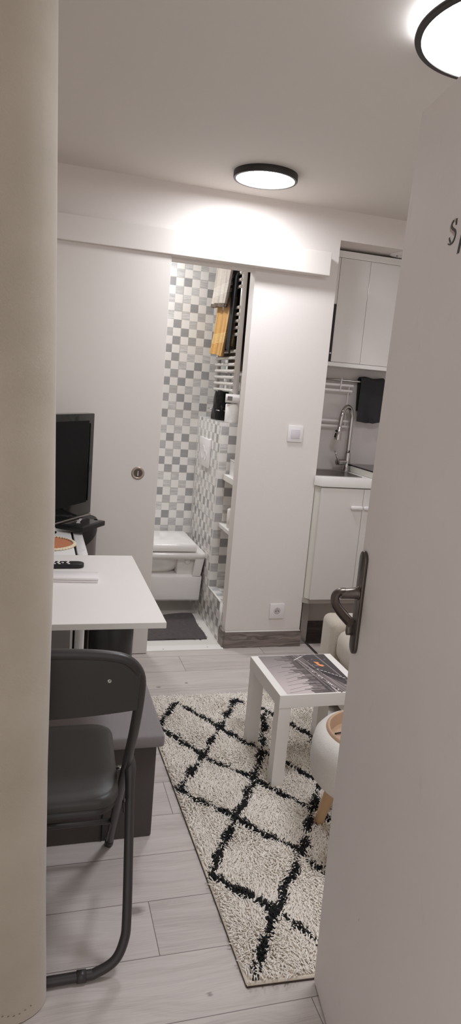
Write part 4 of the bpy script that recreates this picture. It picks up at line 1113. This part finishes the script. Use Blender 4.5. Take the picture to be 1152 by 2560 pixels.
bm = new(); tube(bm, smoothpath([(.978, 1.765, .380), (.955, 1.775, .378), (.935, 1.778, .3745)], 5), .0026, 8); obj('thin_arm', bm, M['black_matte'], bk)

# ------------------------------------------------------------------ shaggy rug
rg = thing('rug', (.89, 2.05, 0), 'cream shaggy rug with black diamond lattice under the side table', 'rug')
CR = [(.532, 1.300), (1.262, 1.262), (1.262, 2.79), (.499, 2.815)]      # corners, near-left first
bm = new(); poly_prism(bm, CR, .0012, .0075); obj('backing', bm, M['rug_back'], rg)
bm = new()
for a, b in zip(CR, CR[1:]+CR[:1]):
    tube(bm, [(a[0], a[1], .0022), (b[0], b[1], .0022)], .0022, 6)
obj('binding', bm, M['rug_edge'], rg)
bm = new()
for a, b in zip(CR, CR[1:]+CR[:1]):
    A_, B_ = Vector((*a, 0)), Vector((*b, 0)); cen = Vector((.89, 2.04, 0))
    tube(bm, [A_+(cen-A_)*.006+Vector((0, 0, .0065)), B_+(cen-B_)*.006+Vector((0, 0, .0065))], .0042, 8)
obj('border', bm, M['rug_back'], rg)
V = dict(a=(.643, 2.734), b=(.565, 2.60), v0=(.528, 2.535), r=(.55, 2.498), c=(.781, 2.493), d=(.921, 2.735), e=(.664, 2.292), f=(.530, 2.095), g=(.817, 2.116), h=(.681, 1.91), i=(.904, 2.29), j=(.838, 1.715),
         k=(.531, 1.666), l=(.678, 1.507), m=(.556, 1.318), n=(1.046, 2.057), o=(.96, 1.916), s=(.751, 1.382), q=(1.02, 2.617), p=(.997, 1.842), w=(.872, 1.607), t=(1.154, 2.367))
SEG = ['ac', 'ci', 'in', 'v0r', 're', 'eg', 'go', 'op', 'fh', 'hj', 'jw', 'kl', 'ls', 'dc', 'ce', 'ef', 'qi', 'ig', 'gh', 'hk', 'no', 'oj', 'jl', 'lm', 'ab', 'bv0', 'dq', 'qt', 'tn']
LS = []
for sgm in SEG:
    if sgm == 'v0r': a, b = V['v0'], V['r']
    elif sgm == 'bv0': a, b = V['b'], V['v0']
    else: a, b = V[sgm[0]], V[sgm[1]]
    LS.append((a, b))
LS += [((1.154, 2.367), (1.25, 2.20)), ((1.046, 2.057), (1.20, 1.90)), ((.997, 1.842), (1.10, 1.70)), ((.872, 1.607), (1.0, 1.42)), ((.751, 1.382), (.80, 1.30)), ((1.02, 2.617), (1.15, 2.78)), ((.838, 1.715), (.872, 1.607)), ((.96, 1.916), (1.10, 1.70)), ((.872, 1.607), (.80, 1.30))][:5]
rng = np.random.default_rng(3)
sp = .0048
nx, ny = int(.78/sp), int(1.57/sp)
gx, gy = np.meshgrid(np.arange(nx)*sp+.49, np.arange(ny)*sp+1.255)
px = gx.ravel()+rng.uniform(-.5, .5, gx.size)*sp; py = gy.ravel()+rng.uniform(-.5, .5, gx.size)*sp
ins = np.ones(px.size, bool)
for (ax, ay), (bx_, by_) in zip(CR, CR[1:]+CR[:1]):
    L = math.hypot(bx_-ax, by_-ay); ins &= ((bx_-ax)*(py-ay)-(by_-ay)*(px-ax))/L > .006
px, py = px[ins], py[ins]; N = px.size
# distance to lattice, wobbling so that the lines look hand-knotted
wob = .0045*(np.sin(px*61+py*23)+np.sin(px*17-py*71))+rng.normal(0, .0028, N)
dist = np.full(N, 9.)
for (ax, ay), (bx_, by_) in LS:
    dx, dy = bx_-ax, by_-ay; t = np.clip(((px-ax)*dx+(py-ay)*dy)/(dx*dx+dy*dy), 0, 1)
    dist = np.minimum(dist, np.hypot(px-ax-t*dx, py-ay-t*dy))
blk = dist+wob < .0108
# legs standing on the rug press the pile down
ang = rng.uniform(0, 2*PI, N) ; lean = np.abs(rng.normal(.8, .3, N)); ht = rng.uniform(.010, .016, N)
ang = np.where(rng.random(N) < .5, ang, 2.4+1.3*np.sin(px*19+py*11)+.8*np.sin(py*31-px*7))
edge_f = np.ones(N)
press = np.zeros(N, bool)
for x, y in ((X0, Y0), (X1-.05, Y0), (X0, Y1-.05), (X1-.05, Y1-.05)): press |= (px > x-.004) & (px < x+.054) & (py > y-.004) & (py < y+.054)
keep = ~press
for a in (213, 303, 33, 123):
    a = math.radians(a); keep &= np.hypot(px-(SX+.155*math.cos(a)), py-(SY+.155*math.sin(a))) > .019
px, py, blk, ang, lean, ht = px[keep], py[keep], blk[keep], ang[keep], lean[keep], ht[keep]; N = px.size
ht[blk] *= rng.uniform(.85, 1.1, blk.sum())
lx, ly = np.cos(ang), np.sin(ang)
base_z = .0060
lv_ = [(0, 0, .0020), (.45, .55, .0027), (1.0, 1.0, .0019)]
ring = []
yaw = rng.uniform(0, 2*PI, N)
for k, (f, hz, r) in enumerate(lv_):
    off = lean*ht*(f**1.6)
    cx = px+lx*off; cy = py+ly*off; cz = base_z+ht*hz*np.cos(np.clip(lean*f*.55, 0, 1.2))
    for q in range(3):
        a = yaw+2*PI*q/3
        ring.append(np.stack([cx+r*np.cos(a), cy+r*np.sin(a), cz], 1))
verts = np.stack(ring, 1)                                      # N,9,3
tri = []
for k in range(2):
    for q in range(3):
        q2 = (q+1) % 3; tri.append((k*3+q, k*3+q2, (k+1)*3+q2, (k+1)*3+q))
quads = np.array(tri)                                          # 6 quads
F = (np.arange(N)[:, None, None]*9+quads[None]).reshape(-1, 4)
top = (np.arange(N)[:, None]*9+np.array([6, 7, 8])[None])
me = bpy.data.meshes.new('pile')
vflat = (verts-np.array([.89, 2.04, 0])).reshape(-1, 3)
nq, ntr = len(F), len(top)
me.vertices.add(len(vflat)); me.vertices.foreach_set('co', vflat.astype(np.float32).ravel())
loops = np.concatenate([F.ravel(), top.ravel()])
me.loops.add(len(loops)); me.loops.foreach_set('vertex_index', loops.astype(np.int32))
me.polygons.add(nq+ntr)
ls = np.concatenate([np.arange(nq)*4, nq*4+np.arange(ntr)*3]); lt_ = np.concatenate([np.full(nq, 4), np.full(ntr, 3)])
me.polygons.foreach_set('loop_start', ls.astype(np.int32)); 
try: me.polygons.foreach_set('loop_total', lt_.astype(np.int32))
except Exception: pass
mi = np.concatenate([np.repeat(blk.astype(np.int32), 6), blk.astype(np.int32)])
me.polygons.foreach_set('material_index', mi)
me.polygons.foreach_set('use_smooth', np.ones(nq+ntr, bool))
me.update(calc_edges=True); me.validate()
me.materials.append(M['rug_cream']); me.materials.append(M['rug_black'])
o = bpy.data.objects.new('pile', me); COL.objects.link(o); o.parent = rg; o.location = Vector((.89, 2.04, 0))-rg.location
o['kind'] = 'stuff'

# ------------------------------------------------------------------ light
def area(name, loc, size, power, col, rot=(0, 0, 0)):
    l = bpy.data.lights.new(name, 'AREA'); l.shape = 'DISK'; l.size = size; l.energy = power; l.color = col
    o = bpy.data.objects.new(name, l); COL.objects.link(o); o.location = loc; o.rotation_euler = rot; return o
area('bathroom_lamp', (.46, 4.12, CH-.02), .20, 4.6, (.93, .97, 1))
w = bpy.data.worlds.new('World'); S.world = w; w.use_nodes = True
w.node_tree.nodes['Background'].inputs[0].default_value = (1, .98, .97, 1)
w.node_tree.nodes['Background'].inputs[1].default_value = .36

# ------------------------------------------------------------------ camera
YAW, PITCH, ROLL, FPX, H = 0.29141046, 0.18503716, 0.08443288, 1697.97, 1.42
cy_, sy_ = math.cos(YAW), math.sin(YAW)
f0 = Vector((sy_*math.cos(PITCH), cy_*math.cos(PITCH), -math.sin(PITCH)))
r0 = Vector((cy_, -sy_, 0)); d0 = f0.cross(r0)
c_, s_ = math.cos(ROLL), math.sin(ROLL)
R_ = c_*r0-s_*d0; D_ = s_*r0+c_*d0
cam = bpy.data.cameras.new('camera'); co = bpy.data.objects.new('camera', cam); COL.objects.link(co)
co.matrix_world = Matrix(((R_.x, -D_.x, -f0.x, 0), (R_.y, -D_.y, -f0.y, 0), (R_.z, -D_.z, -f0.z, H), (0, 0, 0, 1)))
cam.sensor_fit = 'VERTICAL'; cam.sensor_height = 36; cam.lens = 36*FPX/2560; cam.clip_start = .02
S.camera = co
S.view_settings.view_transform = 'Standard'; S.view_settings.look = 'None'
S.view_settings.exposure = 1.15; S.view_settings.gamma = 1
S.view_settings.use_curve_mapping = False
S.cycles.max_bounces = 10; S.cycles.diffuse_bounces = 8; S.cycles.sample_clamp_indirect = 6
